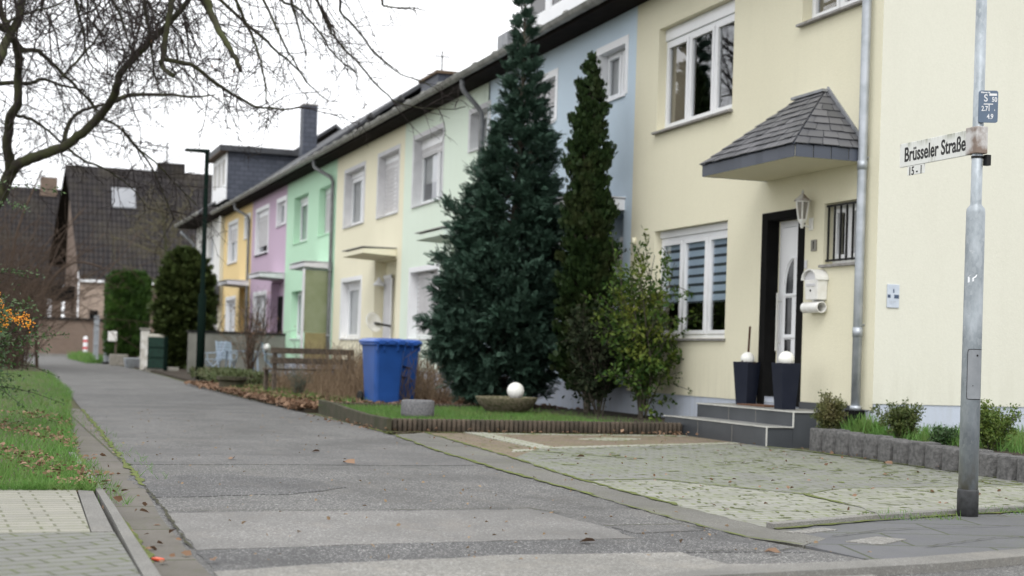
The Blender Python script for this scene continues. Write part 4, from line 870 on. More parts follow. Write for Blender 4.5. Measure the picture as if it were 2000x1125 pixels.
mb = MB(); hw, hh, rc = .058, .098, .014; pts = []
for cx_, cz_, a0 in ((hw - rc, hh - rc, 0), (-hw + rc, hh - rc, 90), (-hw + rc, -hh + rc, 180), (hw - rc, -hh + rc, 270)):
    for k in range(5): a = math.radians(a0 + 22.5 * k); pts.append((cx_ + rc * math.cos(a), cz_ + rc * math.sin(a)))
N_ = len(pts); mb.add([sp(a, b_, .004) for a, b_ in pts] + [sp(a, b_, -.004) for a, b_ in pts], [tuple(range(N_)), tuple(reversed(range(N_, 2 * N_)))] + [(i, i + N_, (i + 1) % N_ + N_, (i + 1) % N_) for i in range(N_)])
mb.build('plate', M['signblue'], o)
def tx(body, size, a, b_, sx=1.): text('print', body, size, sp(a, b_, .0045), Rt, M['textwhite'], o, sx=sx, ext=.0006, bold=.0008)
tx('S', .062, -.016, .050, .85); tx('50', .040, .036, .042, .8); tx('2.7', .042, -.022, -.014, .75); tx('4.9', .042, .012, -.062, .75); tx('Wasser N.', .013, -.018, .086)
mb = MB()
def rect(a0, a1, b0, b1): mb.add([sp(a0, b0, .0052), sp(a1, b0, .0052), sp(a1, b1, .0052), sp(a0, b1, .0052)], [(0, 1, 2, 3)])
rect(.004, .050, .066, .080); rect(-.028, .028, .012, .018); rect(.002, .007, -.028, .012); rect(.036, .040, -.026, -.018)
mb.build('print_lines', M['textwhite'], o)
MB().obox(sp(0, 0, -.02), (.05, .03, .10), rz=math.radians(-24)).build('bracket', M['galv'], o)
# palisade stones: one by one
ords = ['first', 'second', 'third', 'fourth', 'fifth', 'sixth', 'seventh', 'eighth', 'ninth', 'tenth', 'eleventh', 'twelfth', 'thirteenth', 'fourteenth']
def stone_mesh(seed):
    rnd = random.Random(seed); mb = MB(); rings = []; n = 18
    for z, s_ in ((-.04, .97), (0, 1), (.06, 1.01), (.12, 1.), (.19, 1.), (.228, .985), (.24, .93)):
        rings.append([( .125 * s_ * math.copysign(abs(math.cos(a)) ** .75, math.cos(a)) + rnd.uniform(-.002, .002), .128 * s_ * math.copysign(abs(math.sin(a)) ** .55, math.sin(a)) + rnd.uniform(-.002, .002), z + rnd.uniform(-.003, .003)) for a in [2 * PI * k / n for k in range(n)]])
    for r_ in rings: mb.v += r_
    for i in range(len(rings) - 1):
        for k in range(n): mb.f.append((i * n + k, i * n + (k + 1) % n, i * n + (k + 1) % n + n, i * n + k + n))
    mb.f.append(tuple(range((len(rings) - 1) * n, len(rings) * n)))
    return mb
for i in range(14):
    y = 13.40 - .268 * i; x = 8.20 - .012 * i
    mb = stone_mesh(i); mb.v = [(a + x, b_ + y, c - .004 * i + (.01 if i % 3 == 1 else 0)) for a, b_, c in mb.v]
    s_ = mb.build('palisade_stone', M['stone'], loc=(x, y, 0), smooth=False); s_.rotation_euler.z = random.uniform(-.05, .05)
    tag(s_, 'rough dark grey palisade stone, %s in the row counted from the entrance steps' % ords[i], 'edging stone', 'palisade stones edging the corner bed')
tag(MB().poly([(8.22, 9.6), (8.25, 13.52), (8.88, 13.52), (8.88, 13.58), (16, 13.58), (16, 9.6)], -.02, .19).build('bed_soil', M['soil']), kind='structure')
tag(MB().poly([(4.30, 16.17), (8.02, 16.2), (8.1, 16.6), (D + .01, 16.6), (D + .01, 21.2), (4.52, 20.75)], -.02, .10).build('bed_soil', M['soil']), kind='structure')
tag(MB().poly([(4.3, 20.82), (D + .2, 21.2), (D + .2, 66), (5.3, 66), (5.1, 52), (4.95, 43.8), (4.78, 38.5), (4.55, 29.5), (4.38, 24.)], -.03, .045).build('garden_soil', M['soil']), kind='structure')
# ribbed edging of the lawn bed
o = thing('bed_edging', 'low ribbed brown edging with a mossy board side, round the small front lawn', 'bed edging', (6., 16.1, 0))
def ribs(mb, p, q, z, n, w_=.045):
    p, q = Vector(p), Vector(q)
    for k in range(n):
        a = p.lerp(q, (k + .5) / n); r_ = (q - p).length / n * .5
        mb.lathe((a.x, a.y, 0), [(r_ * .96, -.03), (r_ * .98, z + random.uniform(-.006, .004) - .012), (r_ * .8, z)], 8, sy=1.3)
mb = MB(); ribs(mb, (4.32, 16.12), (7.9, 16.13), .15, 62); mb.box(4.3, 7.92, 16.135, 16.19, -.03, .135); mb.build('front_edge', M['edging'], o, smooth=True)
mb = MB(); ribs(mb, (4.55, 20.78), (8.2, 21.1), .15, 58); mb.build('back_edge', M['edging'], o, smooth=True)
mb = MB(); pts = [(4.27, 16.06), (4.30, 17.2), (4.36, 18.4), (4.43, 19.6), (4.50, 20.75)]; zz_ = [.155, .15, .165, .19, .185]
for (a, za), (b_, zb_) in zip(zip(pts[:-1], zz_[:-1]), zip(pts[1:], zz_[1:])):
    mb.hexa([(a[0] - .03, a[1], -.03), (a[0] + .03, a[1], -.03), (b_[0] + .03, b_[1], -.03), (b_[0] - .03, b_[1], -.03), (a[0] - .03, a[1], za), (a[0] + .03, a[1], za), (b_[0] + .03, b_[1], zb_), (b_[0] - .03, b_[1], zb_)])
mb.build('side_board', M['edgingmoss'], o, bevel=.012)
tag(MB().lathe((5.02, 17.55, .10), [(.20, 0), (.205, .05), (.205, .19), (.195, .21), (.17, .215)], 28).build('concrete_drum', M['greystone'], loc=(5.02, 17.55, .1), smooth=True), 'short grey concrete drum standing on the front lawn', 'concrete drum')
o = thing('stone_bowl', 'wide mossy stone planting bowl on the front lawn', 'planting bowl', (6.75, 19.2, .1))
MB().lathe((6.75, 19.2, .10), [(.22, 0), (.28, .03), (.38, .12), (.425, .20), (.43, .225), (.40, .225), (.385, .19)], 32).build('bowl', M['bowl'], o, smooth=True)
MB().lathe((6.75, 19.2, .10), [(.385, .185), (.2, .205), (.01, .21)], 20).build('soil', M['soil'], o)
globe_light(6.85, 19.12, .31, .118, 'large white globe light in the mossy stone bowl', G_)
# wheelie bins
def bin_(x, y, z, rz, label, marks=False):
    o = thing('wheelie_bin', label, 'waste bin', (x, y, z), 'blue paper bins')
    T = Matrix.Translation((x, y, z)) @ Matrix.Rotation(rz, 4, 'Z')
    def ring(hx, hy, zz, yo=0., rc=.06, n=4):
        out = []
        for cx_, cy_, a0 in ((hx - rc, hy - rc, 0), (-hx + rc, hy - rc, 90), (-hx + rc, -hy + rc, 180), (hx - rc, -hy + rc, 270)):
            for k in range(n): a = math.radians(a0 + 90 * k / (n - 1)); out.append(T @ Vector((cx_ + rc * math.cos(a), cy_ + rc * math.sin(a) + yo, zz)))
        return out
    def loft(R, cap0=True, cap1=True):
        mb = MB(); n = len(R[0])
        for r_ in R: mb.v += [tuple(q) for q in r_]
        for i in range(len(R) - 1):
            for k in range(n): mb.f.append((i * n + k, i * n + (k + 1) % n, i * n + (k + 1) % n + n, i * n + k + n))
        if cap0: mb.f.append(tuple(reversed(range(n))))
        if cap1: mb.f.append(tuple(range((len(R) - 1) * n, len(R) * n)))
        return mb
    loft([ring(.225, .245, .03), ring(.23, .25, .2), ring(.262, .305, .93), ring(.266, .31, .95), ring(.295, .34, .955), ring(.295, .34, .985), ring(.27, .32, .987)]).build('body', M['bluebin'], o, smooth=False, bevel=.006)
    lid = loft([ring(.305, .352, .99), ring(.308, .355, 1.02), ring(.27, .31, 1.055), ring(.2, .24, 1.07)]).build('lid', M['bluelid'], o, bevel=.006)
    mb = MB()
    for a in (-.17, 0, .17): mb = MB(); mb.hexa([T @ Vector(q) for q in ((a - .05, -.37, .975), (a + .05, -.37, .975), (a + .05, -.33, .975), (a - .05, -.33, .975), (a - .05, -.37, 1.035), (a + .05, -.37, 1.035), (a + .05, -.33, 1.04), (a - .05, -.33, 1.04))]); mb.build('lid_grip', M['bluelid'], lid)

    for a in (-.24, .24, -.12, .12): MB().hexa([T @ Vector(q) for q in ((a - .012, -.335, .87), (a + .012, -.335, .87), (a + .012, -.29, .87), (a - .012, -.29, .87), (a - .012, -.338, .955), (a + .012, -.338, .955), (a + .012, -.30, .955), (a - .012, -.30, .955))]).build('rim_rib', M['bluebin'], o)
    hb = MB().tube([T @ Vector((-.2, .36, .97)), T @ Vector((-.2, .42, .99)), T @ Vector((.2, .42, .99)), T @ Vector((.2, .36, .97))], .016, 8); hb.build('handle', M['bluebin'], o)
    for a in (-.27, .27): MB().tube([T @ Vector((a - .025, .26, .1)), T @ Vector((a + .025, .26, .1))], .1, 16).build('wheel', M['iron'], o, bevel=.01)
    if marks:
        mk = MB(); 
        def pt(a, b_): return T @ Vector((a, -.252 - .062 * (b_ - .2) / .73 - .006, b_))
        for s_ in ([(-.15, .82), (-.09, .82), (-.10, .70), (-.05, .62), (.10, .58)], [(-.10, .70), (-.17, .56)], [(-.05, .62), (-.10, .53), (-.08, .45), (0, .42), (.04, .43)], [(.12, .38), (.13, .36)]): mk.tube([pt(*q) for q in s_], .014, 6)
        mk.build('graffiti', M['darkmark'], o)
    return o
bin_(6.12, 23.55, .04, .16, 'blue wheelie bin standing free beside the lawn edging')
bin_(6.66, 24.55, .04, .1, 'blue wheelie bin with dark graffiti, half behind the other bin', True)
# bench, garden furniture, tub, wall
o = thing('garden_bench', 'weathered brown timber bench seen from behind among dry weeds', 'bench', (5.95, 28.2, .07))
for x_ in (5.17, 6.72):
    MB().obox((x_, 28.0 + .3 * (x_ - 5.17), .47), (.07, .06, .82), rz=.3).build('post', M['wood_old'], o)
    MB().obox((x_ - .08, 28.42 + .3 * (x_ - 5.17), .27), (.07, .06, .42), rz=.3).build('leg', M['wood_old'], o)
for z_ in (.85, .66): MB().obox((5.94, 28.2, z_), (1.80, .045, .11), rz=.3).build('backrest_plank', M['wood_old'], o, bevel=.006)
for k in range(3): MB().obox((5.93 - .045 * k, 28.33 + .13 * k, .49), (1.7, .11, .035), rz=.3).build('seat_plank', M['wood_old'], o, bevel=.004)
def chair(x, y, z, rz, label):
    o = thing('garden_chair', label, 'garden chair', (x, y, z), 'grey blue garden furniture'); T = Matrix.Translation((x, y, z)) @ Matrix.Rotation(rz, 4, 'Z')
    def bar(mb, p, q, w_, h_=None): mb.bar(T @ Vector(p), T @ Vector(q), w_, h_)
    for a in (-.23, .23):
        mb = MB(); bar(mb, (a, .24, 0), (a, -.20, .44), .03); bar(mb, (a, -.24, 0), (a, .2, .44), .03); mb.build('leg', M['garden_blue'], o)
        mb = MB(); bar(mb, (a * 1.08, -.2, .62), (a * 1.08, .27, .64), .04, .02); bar(mb, (a * 1.08, -.18, .42), (a * 1.08, -.18, .62), .025); mb.build('armrest', M['garden_blue'], o)
    mb = MB()
    for k in range(5): bar(mb, (-.24, -.2 + .1 * k, .44), (.24, -.2 + .1 * k, .44), .07, .018)
    mb.build('seat', M['garden_blue'], o)
    mb = MB()
    for k in range(6): bar(mb, (-.22, .22 + .022 * k, .5 + .085 * k), (.22, .22 + .022 * k, .5 + .085 * k), .02, .06)
    for a in (-.22, .22): bar(mb, (a, .2, .42), (a, .36, .98), .03)
    mb.build('backrest', M['garden_blue'], o); return o
chair(6.12, 43.1, .07, -1.45, 'grey blue garden chair left of the table, seen in profile')
chair(6.68, 43.9, .07, .15, 'grey blue garden chair behind the table, facing the road')
chair(7.95, 43.3, .07, 1.3, 'grey blue garden chair right of the table, behind the bare shrub')
o = thing('garden_table', 'grey blue slatted garden table between the chairs', 'garden table', (6.95, 42.9, .07))
mb = MB()
for k in range(6): mb.box(6.5, 7.45, 42.5 + .14 * k, 42.62 + .14 * k, .76, .785)
mb.build('tabletop', M['garden_blue'], o)
for a, b_ in ((6.56, 42.56), (7.39, 42.56), (6.56, 43.26), (7.39, 43.26)): MB().bar((a, b_, .07), (a + .1 * (6.97 - a), b_, .759), .045).build('leg', M['garden_blue'], o)
o = thing('ball_ornament', 'white ball on a thin dark rod behind the left end of the bench', 'garden ornament', (7.62, 42.6, .05))
MB().ball((7.62, 42.6, .90), .11, 14, 8).build('ball', M['white_metal'], o, smooth=True); MB().tube([(7.62, 42.6, .03), (7.62, 42.6, .80)], .012, 6).build('rod', M['iron'], o)
o = thing('concrete_tub', 'low round concrete planting tub at the garden corner', 'planting tub', (4.62, 29.6, 0))
MB().lathe((4.62, 29.6, 0), [(.24, -.02), (.25, .2), (.30, .24), (.30, .30), (.26, .30), (.25, .26)], 20).build('tub', M['edgingmoss'], o, smooth=False)
o = thing('garden_wall', 'grey concrete garden wall with dark coping before the purple house', 'garden wall', (7.6, 46.6, 0))
MB().box(5.9, D + .0, 46.5, 46.7, 0, 1.30).build('wall_body', plain('grey_wall_render', (.205, .20, .18), (.15, .148, .13), 2, rough=.95), o)
MB().box(5.86, D + .0, 46.46, 46.74, 1.301, 1.36).build('coping', M['iron'], o)
o = thing('satellite_dish', 'white bowl shaped dish on the cream house beside its door', 'dish', (D, 34.45, 1.55))
MB().lathe((0, 0, 0), [(.01, -.14), (.15, -.1), (.24, -.02), (.25, 0), (.22, 0), (.12, -.07)], 20).v
mb = MB().lathe((0, 0, 0), [(.01, -.12), (.15, -.09), (.24, -.02), (.25, 0), (.23, 0), (.12, -.06), (.01, -.09)], 20)
Rm = Matrix.Translation((D - .22, 34.35, 1.58)) @ Matrix.Rotation(.5, 4, 'Z') @ Matrix.Rotation(1.25, 4, 'X'); mb.v = [tuple(Rm @ Vector(q)) for q in mb.v]; mb.build('dish', M['white_metal'], o, smooth=True)
MB().bar((D + .2, 34.4, 1.5), (D - .2, 34.38, 1.56), .05).build('bracket', M['iron'], o)
# lane furniture
o = thing('street_lamp', 'slim dark green street lamp beside the lane', 'street lamp', (5.06, 37.5, 0))
MB().lathe((5.06, 37.5, 0), [(.105, -.02), (.10, 2.17), (.06, 2.2), (.055, 5.70), (.05, 5.74)], 16).build('pole', M['lampgreen'], o, smooth=True)
MB().hexa([(4.50, 37.4, 5.72), (5.12, 37.42, 5.70), (5.12, 37.58, 5.70), (4.50, 37.6, 5.72), (4.52, 37.42, 5.78), (5.12, 37.44, 5.80), (5.12, 37.56, 5.80), (4.52, 37.58, 5.78)]).build('lamp_head', M['lampgreen'], o, bevel=.01)
MB().box(4.56, 4.95, 37.43, 37.57, 5.706, 5.712).build('lamp_glass', M['trim'], o)
o = thing('gate_post', 'tall galvanised gate post with dark foot and mesh panel beside the lane end', 'gate post', (4.75, 64, 0))
MB().box(4.66, 4.87, 63.9, 64.1, 0, 2.12).build('post', M['zinc'], o, bevel=.01); MB().box(4.6, 5.0, 63.8, 64.2, -.02, .10).build('foot', M['iron'], o)
mb = MB()
for k in range(22): mb.bar((4.44, 64.2 + .14 * k, .2), (4.44, 64.2 + .14 * k, 2.02), .02)
for z_ in (.2, .8, 1.4, 2.02): mb.bar((4.44, 64.2, z_), (4.44, 67.2, z_), .03)
mb.build('mesh_panel', M['zinc'], o)
o = thing('post_mailbox', 'grey letter box on a thin brown post before the trimmed hedge', 'mailbox', (4.82, 62, 0))
MB().box(4.66, 5.0, 61.85, 62.15, .95, 1.36).build('box', M['white_metal'], o, bevel=.03); MB().box(4.93, 5.0, 61.96, 62.04, 0, .949).build('post', M['wood_old'], o)
tag(MB().box(4.6, 5.3, 60., 60.3, 0, .45).build('stone_block', M['concrete'], loc=(4.9, 60, 0), bevel=.03), 'pale stone block at the foot of the letter box', 'stone block')
tag(MB().hexa([(4.86, 55.7, 0), (5.44, 55.7, 0), (5.44, 56.3, 0), (4.86, 56.3, 0), (4.80, 55.6, .36), (5.5, 55.6, .36), (5.5, 56.4, .36), (4.8, 56.4, .36)]).build('stone_trough', M['zinc'], loc=(5.1, 56, 0), bevel=.02), 'grey stone trough on the verge before the white post', 'trough')
o = thing('gate_pier', 'white painted gate pier with cap beside the green screen', 'gate pier', (5.12, 52, 0))
MB().box(4.99, 5.26, 51.87, 52.13, 0, 1.36).build('pier', plain('white_stone_paint', (.75, .74, .70), (.5, .48, .42), 5, rough=.9), o, bevel=.01); MB().box(4.95, 5.30, 51.83, 52.17, 1.361, 1.43).build('cap', M['concrete'], o, bevel=.02)
o = thing('privacy_screen', 'dark green privacy screen panel beside the white gate pier', 'privacy screen', (5.2, 49, 0))
MB().box(4.93, 5.44, 49.0, 49.03, .12, 1.12).build('panel', M['greenpanel'], o); MB().box(5.445, 5.56, 48.97, 49.06, -.02, 1.15).build('post', M['lampgreen'], o)
MB().box(4.93, 5.44, 48.985, 48.998, .45, .47).box(4.93, 5.44, 48.985, 48.998, .78, .80).build('rail', M['lampgreen'], o)
tag(MB().box(4.9, 5.95, 49.05, 49.5, -.02, .16).build('stone_border', M['concrete'], loc=(5.4, 49.2, 0), bevel=.02), 'low grey stone border below the green screen', 'stone border')
o = thing('garden_pier', 'rounded cream garden wall stub behind the green screen', 'wall stub', (5.5, 53.5, 0))
MB().box(5.2, 6.0, 53.4, 53.7, 0, 1.25).build('wall_body', plain('cream_render', (.52, .50, .43), rough=.9), o, bevel=.06)
o = thing('bollard', 'white bollard with two red bands at the lane end', 'bollard', (5.1, 83.6, 0))
MB().lathe((5.1, 83.6, 0), [(.115, -.02), (.115, 1.12), (.09, 1.18), (.02, 1.2)], 16).build('post', M['white'], o, smooth=False)
for z_ in (.88, .50): MB().lathe((5.1, 83.6, z_), [(.122, 0), (.122, .13)], 16).build('red_band', M['red'], o)
# ------------------------------------------------------------------ brick house and wall at the end of the lane
M['brickfar'] = brick('brown_brick', (.20, .138, .105), (.155, .108, .084), (.20, .17, .14), .25, .08, .012, 'xz', stain=.3)
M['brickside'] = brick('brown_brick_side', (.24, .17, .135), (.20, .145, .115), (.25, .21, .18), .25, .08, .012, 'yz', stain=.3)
m, nt, b = NEW('dark_roof_tiles')
p = POS(nt, axes='xz'); pw = POS(nt); t = ND(nt, 'ShaderNodeTexBrick', {'Vector': p, 'Color1': (.042, .038, .038, 1), 'Color2': (.032, .029, .030, 1), 'Mortar': (.009, .008, .009, 1), 'Scale': 1., 'Mortar Size': .04, 'Mortar Smooth': .5, 'Brick Width': .30, 'Row Height': .42}, offset=0.)
k = MIX(nt, MATH(nt, 'MULTIPLY', MR(nt, NOISE(nt, pw, .35, 6, .7), .5, .7), .4), t.outputs[0], (.070, .060, .040)); SET(nt, b, col=k, rough=.9, spec=.15, normal=BUMP(nt, MATH(nt, 'MULTIPLY', t.outputs[1], -1.), .6, .05)); M['rooffar'] = m
o = thing('brick_house', 'brown brick house with a steep dark tiled roof at the lane end', 'house', (9.5, 97, 0))
YH, YR, ZE, ZR = 97., 103., 4.72, 12.65
mb = MB(); mb.quad((5.5, YH + .5, 0), (15, YH + .5, 0), (15, YH + .5, ZE + .2), (5.5, YH + .5, ZE + .2)); mb.quad((8.2, YH + .2, 0), (8.2, YH + .5, 0), (8.2, YH + .5, ZE), (8.2, YH + .2, ZE))
mb.build('wall', M['brickfar'], o)
MB().box(5.45, 7.0, YH - .1, YH + .49, 0, ZE - .05).build('bay_wall', plain('pale_brick', (.34, .27, .22), (.28, .22, .18), 6, rough=.9), o)
mb = MB(); mb.add([(5.35, YH - .1, 0), (5.15, 109, 0), (5.15, 109, ZE), (4.95, YR, ZR - .5), (5.35, YH - .1, ZE)], [(0, 1, 2, 3, 4)][:1]); mb.f = [(4, 3, 2, 1, 0)]; mb.build('gable_wall', M['brickside'], o)
rf = MB().hexa([(5.43, YH - .2, ZE - .05), (16, YH - .2, ZE - .05), (16, YR, ZR - .22), (4.62, YR, ZR - .22), (5.43, YH - .2, ZE + .1), (16, YH - .2, ZE + .1), (16, YR, ZR), (4.62, YR, ZR)]).build('roof', M['rooffar'], o)
MB().hexa([(4.62, YR, ZR - .22), (16, YR, ZR - .22), (16, 109.5, 4.7), (4.0, 109.5, 6.2), (4.62, YR, ZR), (16, YR, ZR), (16, 109.5, 4.92), (4.0, 109.5, 6.5)]).build('rear_roof', M['eave'], rf)
MB().hexa([(7.55, 100.75, 9.72), (9.05, 100.75, 9.72), (9.05, 101.8, 11.1), (7.55, 101.8, 11.1), (7.55, 100.62, 9.82), (9.05, 100.62, 9.82), (9.05, 101.68, 11.2), (7.55, 101.68, 11.2)]).build('roof_window', plain('pale_skylight', (.30, .31, .33), (.24, .25, .27), 1.5, rough=.3), rf)
ch = MB().box(10.6, 12.4, YR - .4, YR + .6, ZR - .8, ZR + .55).build('chimney', M['rooffar'], rf)
MB().tube([(11.2, YR, ZR + .55), (11.2, YR, ZR + 2.0)], .05, 6).tube([(9.9, YR, ZR + 1.75), (11.4, YR, ZR + 1.6)], .05, 6).build('aerial', M['iron'], ch)
MB().box(5.4, 16, YH - .36, YH - .2, ZE - .06, ZE + .09).build('gutter', M['white'], o)
for a, b_ in ((6.1, 6.6),): MB().box(a, b_, YH - .16, YH - .101, .8, 2.9).build('window', M['black'], o)
MB().box(5.33, 5.36, 99.5, 101., 5.6, 7.6).box(5.27, 5.32, 98.5, 101.5, 1.5, 3.3).build('side_window', M['black'], o)
MB().box(10.9, 12.5, YH + .42, YH + .49, 1.4, 1.6).build('band', M['trim'], o)
bl = MB().box(3.6, 5.3, 98.4, 101.4, 3.5, 4.4).build('balcony', M['black'], o); MB().box(3.6, 3.85, 98.4, 98.65, 0, 3.499).build('balcony_post', M['trim'], bl)
o = thing('brick_house', 'second brown roofed house half hidden behind the bare thicket on the left', 'house', (0, 112, 0))
MB().box(-7, 5.0, 110, 118, 0, 5.).build('wall', M['brickfar'], o)
MB().hexa([(-7.3, 109.4, 4.8), (5.4, 109.4, 4.8), (5.4, 114.5, 11.9), (-7.3, 114.5, 11.9), (-7.3, 109.4, 5), (5.4, 109.4, 5), (5.4, 114.5, 12.1), (-7.3, 114.5, 12.1)]).build('roof', M['rooffar'], o)
MB().box(3.4, 4.6, 114, 115, 11.5, 12.9).build('chimney', M['brickfar'], o)
o = thing('brick_wall', 'long low brick garden wall with dark coping across the lane end', 'brick wall', (4, 93, 0))
MB().box(-14, 7.1, 92.6, 92.95, 0, 2.18).build('wall_body', M['brickfar'], o); MB().box(-14, 7.15, 92.5, 93.05, 2.181, 2.32).build('coping', M['iron'], o)
tag(MB().box(-14, 60, 92.1, 92.55, -.02, .14).build('kerb', M['kerb']), kind='structure')
# ------------------------------------------------------------------ trees, shrubs, grass
def U(a, b_, n=None): return RNG.uniform(a, b_, n)
def interp(z, zs, vs): return np.interp(z, zs, vs)
def conifer(name, label, base, zs, R, cx, cy, nb, nf, size, mat, elev=(.5, .1), fl=6, spread=.5, jit=.18, trunk_r=.09, inner=.3, core=.0, droopf=.25, lw=.11, group=None, cat_='tree', stray=0):
    """trunk plus branches that carry flat feathery sprays; zs/R/cx/cy give the outline by height"""
    o = thing(name, label, cat_, base, group)
    zt = zs[-1]; b0 = Vector(base)
    mb = MB(); mb.tube([(interp(z, zs, cx), interp(z, zs, cy), z) if i else (base[0], base[1], base[2] - .05) for i, z in enumerate(np.linspace(base[2], zt - .1, 7))], [trunk_r * (1 - .88 * k / 6) for k in range(7)], 8)
    BV, BF = frond(fl, spread, droopf, lw)
    zz = np.linspace(zs[0], zs[-1], 400); wt = interp(zz, zs, R) + .06; cdf = np.cumsum(wt) / wt.sum()
    P, Dv, S, RO = [], [], [], []
    for i in range(nb):
        z = float(np.interp((i + RNG.random()) / nb, cdf, zz)); a = i * 2.39996 + U(-.4, .4)
        t = (z - zs[0]) / (zs[-1] - zs[0]); r_ = float(interp(z, zs, R)) * (1 + U(-jit, jit * .7)); e = elev[1] + (elev[0] - elev[1]) * t + U(-.15, .15)
        if stray and i % stray == 0: r_ *= 1.28; e += .25
        out = np.array([math.cos(a), math.sin(a), 0.]); cc = np.array([float(interp(z, zs, cx)), float(interp(z, zs, cy)), z])
        tip = cc + out * r_ + np.array([0, 0, r_ * math.tan(e) * .45])
        root = cc - np.array([0, 0, .25 * r_])
        mb.tube([root, (root + tip) / 2 + np.array([0, 0, -.05 * r_]), tip], [.012 + .01 * r_, .009, .004], 4, cap=False)
        n = max(4, int(nf * (.35 + r_ / max(R))))
        u_ = inner + (1 - inner) * np.sqrt(RNG.random(n)); pts = root + (tip - root) * u_[:, None]
        pts += RNG.normal(0, .048 * (.5 + r_), (n, 3)) * (1, 1, .6)
        d = out * U(.5, 1.1, (n, 1)) + RNG.normal(0, .45, (n, 3)) + np.array([0, 0, math.tan(e)])
        P.append(pts); Dv.append(d); S.append(size * U(.65, 1.25, n) * (.75 + .25 * (1 - t))); RO.append(RNG.normal(0, .6, n))
    mb.build('trunk', M['bark'], o)
    V, F = scat(BV, BF, np.concatenate(P), np.concatenate(Dv), np.concatenate(S), np.concatenate(RO))
    np_mesh('crown', V, F, mat, o)
    return o
conifer('cypress_tree', 'tall dark blue green cypress before the blue house, largest tree in the bed', (7.30, 21.35, .08), [.25, .6, 1.2, 1.8, 2.4, 3.2, 4.0, 4.8, 5.5, 6.1, 6.75], [.58, .80, .98, .93, .83, .65, .47, .30, .18, .10, .02],
        [7.35, 7.3, 7.27, 7.38, 7.47, 7.54, 7.58, 7.6, 7.6, 7.58, 7.58], [21.3] * 11, 380, 128, .155, M['cypress'], elev=(.95, .15), spread=.40, stray=13, jit=.28, fl=8, lw=.048)
conifer('thuja_tree', 'slim columnar thuja right of the big cypress, with a few brown tips', (8.3, 20.05, .08), [.3, .9, 1.6, 2.4, 3.2, 3.9, 4.6, 5.0, 5.28], [.32, .38, .38, .35, .29, .25, .17, .08, .01],
        [8.3, 8.27, 8.25, 8.23, 8.22, 8.21, 8.2, 8.2, 8.2], [20.05] * 9, 300, 110, .095, M['thuja'], elev=(1.25, 1.0), spread=.6, lw=.10, jit=.34, inner=.4, trunk_r=.06, droopf=-.1)
conifer('globe_conifer', 'rounded dark green conifer bush behind the street lamp', (6.66, 54, .05), [.1, .6, 1.4, 2.2, 3.0, 3.6, 4.0, 4.28], [.62, .82, .93, .92, .80, .62, .38, .06],
        [6.68] * 8, [54] * 8, 300, 60, .24, M['globe'], elev=(.9, .35), spread=.6, jit=.14, inner=.3)
# clipped hedge column
o = thing('trimmed_hedge', 'bright topped hedge clipped to a tall block, left of the rounded conifer', 'hedge', (5.55, 64, 0))
n = 9000; th = U(0, 2 * PI, n); zz = np.concatenate([U(.35, 3.55, int(n * .75)), U(3.3, 3.75, n - int(n * .75))]); rr = np.where(np.arange(n) < n * .75, U(.80, 1., n), np.sqrt(U(0, 1, n)) * .95)
wz = interp(zz, [.3, .6, 3.0, 3.5, 3.75], [.72, .80, .84, .78, .62])
sq = 1 / np.maximum(np.abs(np.cos(th)) ** 4 + np.abs(np.sin(th)) ** 4, 1e-6) ** .25
P = np.stack([5.55 + np.cos(th) * rr * wz * sq, 64 + np.sin(th) * rr * wz * sq * .9, zz + .05 * np.sin(9 * th) * (zz > 3.3)], 1)
Dv = np.stack([np.cos(th) * .5, np.sin(th) * .5, np.full(n, .9)], 1) + RNG.normal(0, .35, (n, 3))
V, F = scat(*frond(2, .5, .1, .16), P, Dv, U(.16, .30, n), U(0, 6, n)); np_mesh('foliage', V, F, M['hedge'], o)
MB().lathe((5.55, 64, 0), [(.5, .3), (.62, .6), (.66, 3.2), (.4, 3.5)], 14).build('inner_twigs', M['wood_old'], o); MB().tube([(5.55, 64, -.05), (5.55, 64, .5)], .12, 8).build('trunk', M['bark'], o)
# tube writer for many thin twigs
class TW:
    def __init__(s): s.V = []; s.F = []; s.n = 0
    def add(s, pts, r0, r1, k=3):
        pts = np.asarray(pts, float); m_ = len(pts); d = np.gradient(pts, axis=0); d /= np.maximum(np.linalg.norm(d, axis=1, keepdims=True), 1e-9)
        ref = np.array([.37, .71, .60]); a = np.cross(d, ref); a /= np.maximum(np.linalg.norm(a, axis=1, keepdims=True), 1e-9); b_ = np.cross(d, a)
        r_ = np.linspace(r0, r1, m_)[:, None] if np.isscalar(r1) else np.asarray(r1)[:, None]
        ang = 2 * PI * np.arange(k) / k
        ring = pts[:, None, :] + r_[:, None, :] * (a[:, None, :] * np.cos(ang)[None, :, None] + b_[:, None, :] * np.sin(ang)[None, :, None])
        s.V.append(ring.reshape(-1, 3)); i = np.arange(m_ - 1)[:, None] * k + np.arange(k)[None]; j = np.arange(m_ - 1)[:, None] * k + (np.arange(k)[None] + 1) % k
        s.F.append(np.stack([i, j, j + k, i + k], -1).reshape(-1, 4) + s.n); s.n += m_ * k
    def build(s, name, mat, parent=None, loc=(0, 0, 0)): return np_mesh(name, np.concatenate(s.V), np.concatenate(s.F), mat, parent, loc)
def wander(p, d, L, n, wob, drift):
    p = np.array(p, float); d = np.array(d, float); d /= np.linalg.norm(d) + 1e-9; out = [p.copy()]; st = L / n
    for _ in range(n):
        d = d + RNG.normal(0, wob, 3) + drift * st; d /= np.linalg.norm(d) + 1e-9; p = p + d * st; out.append(p.copy())
    return out
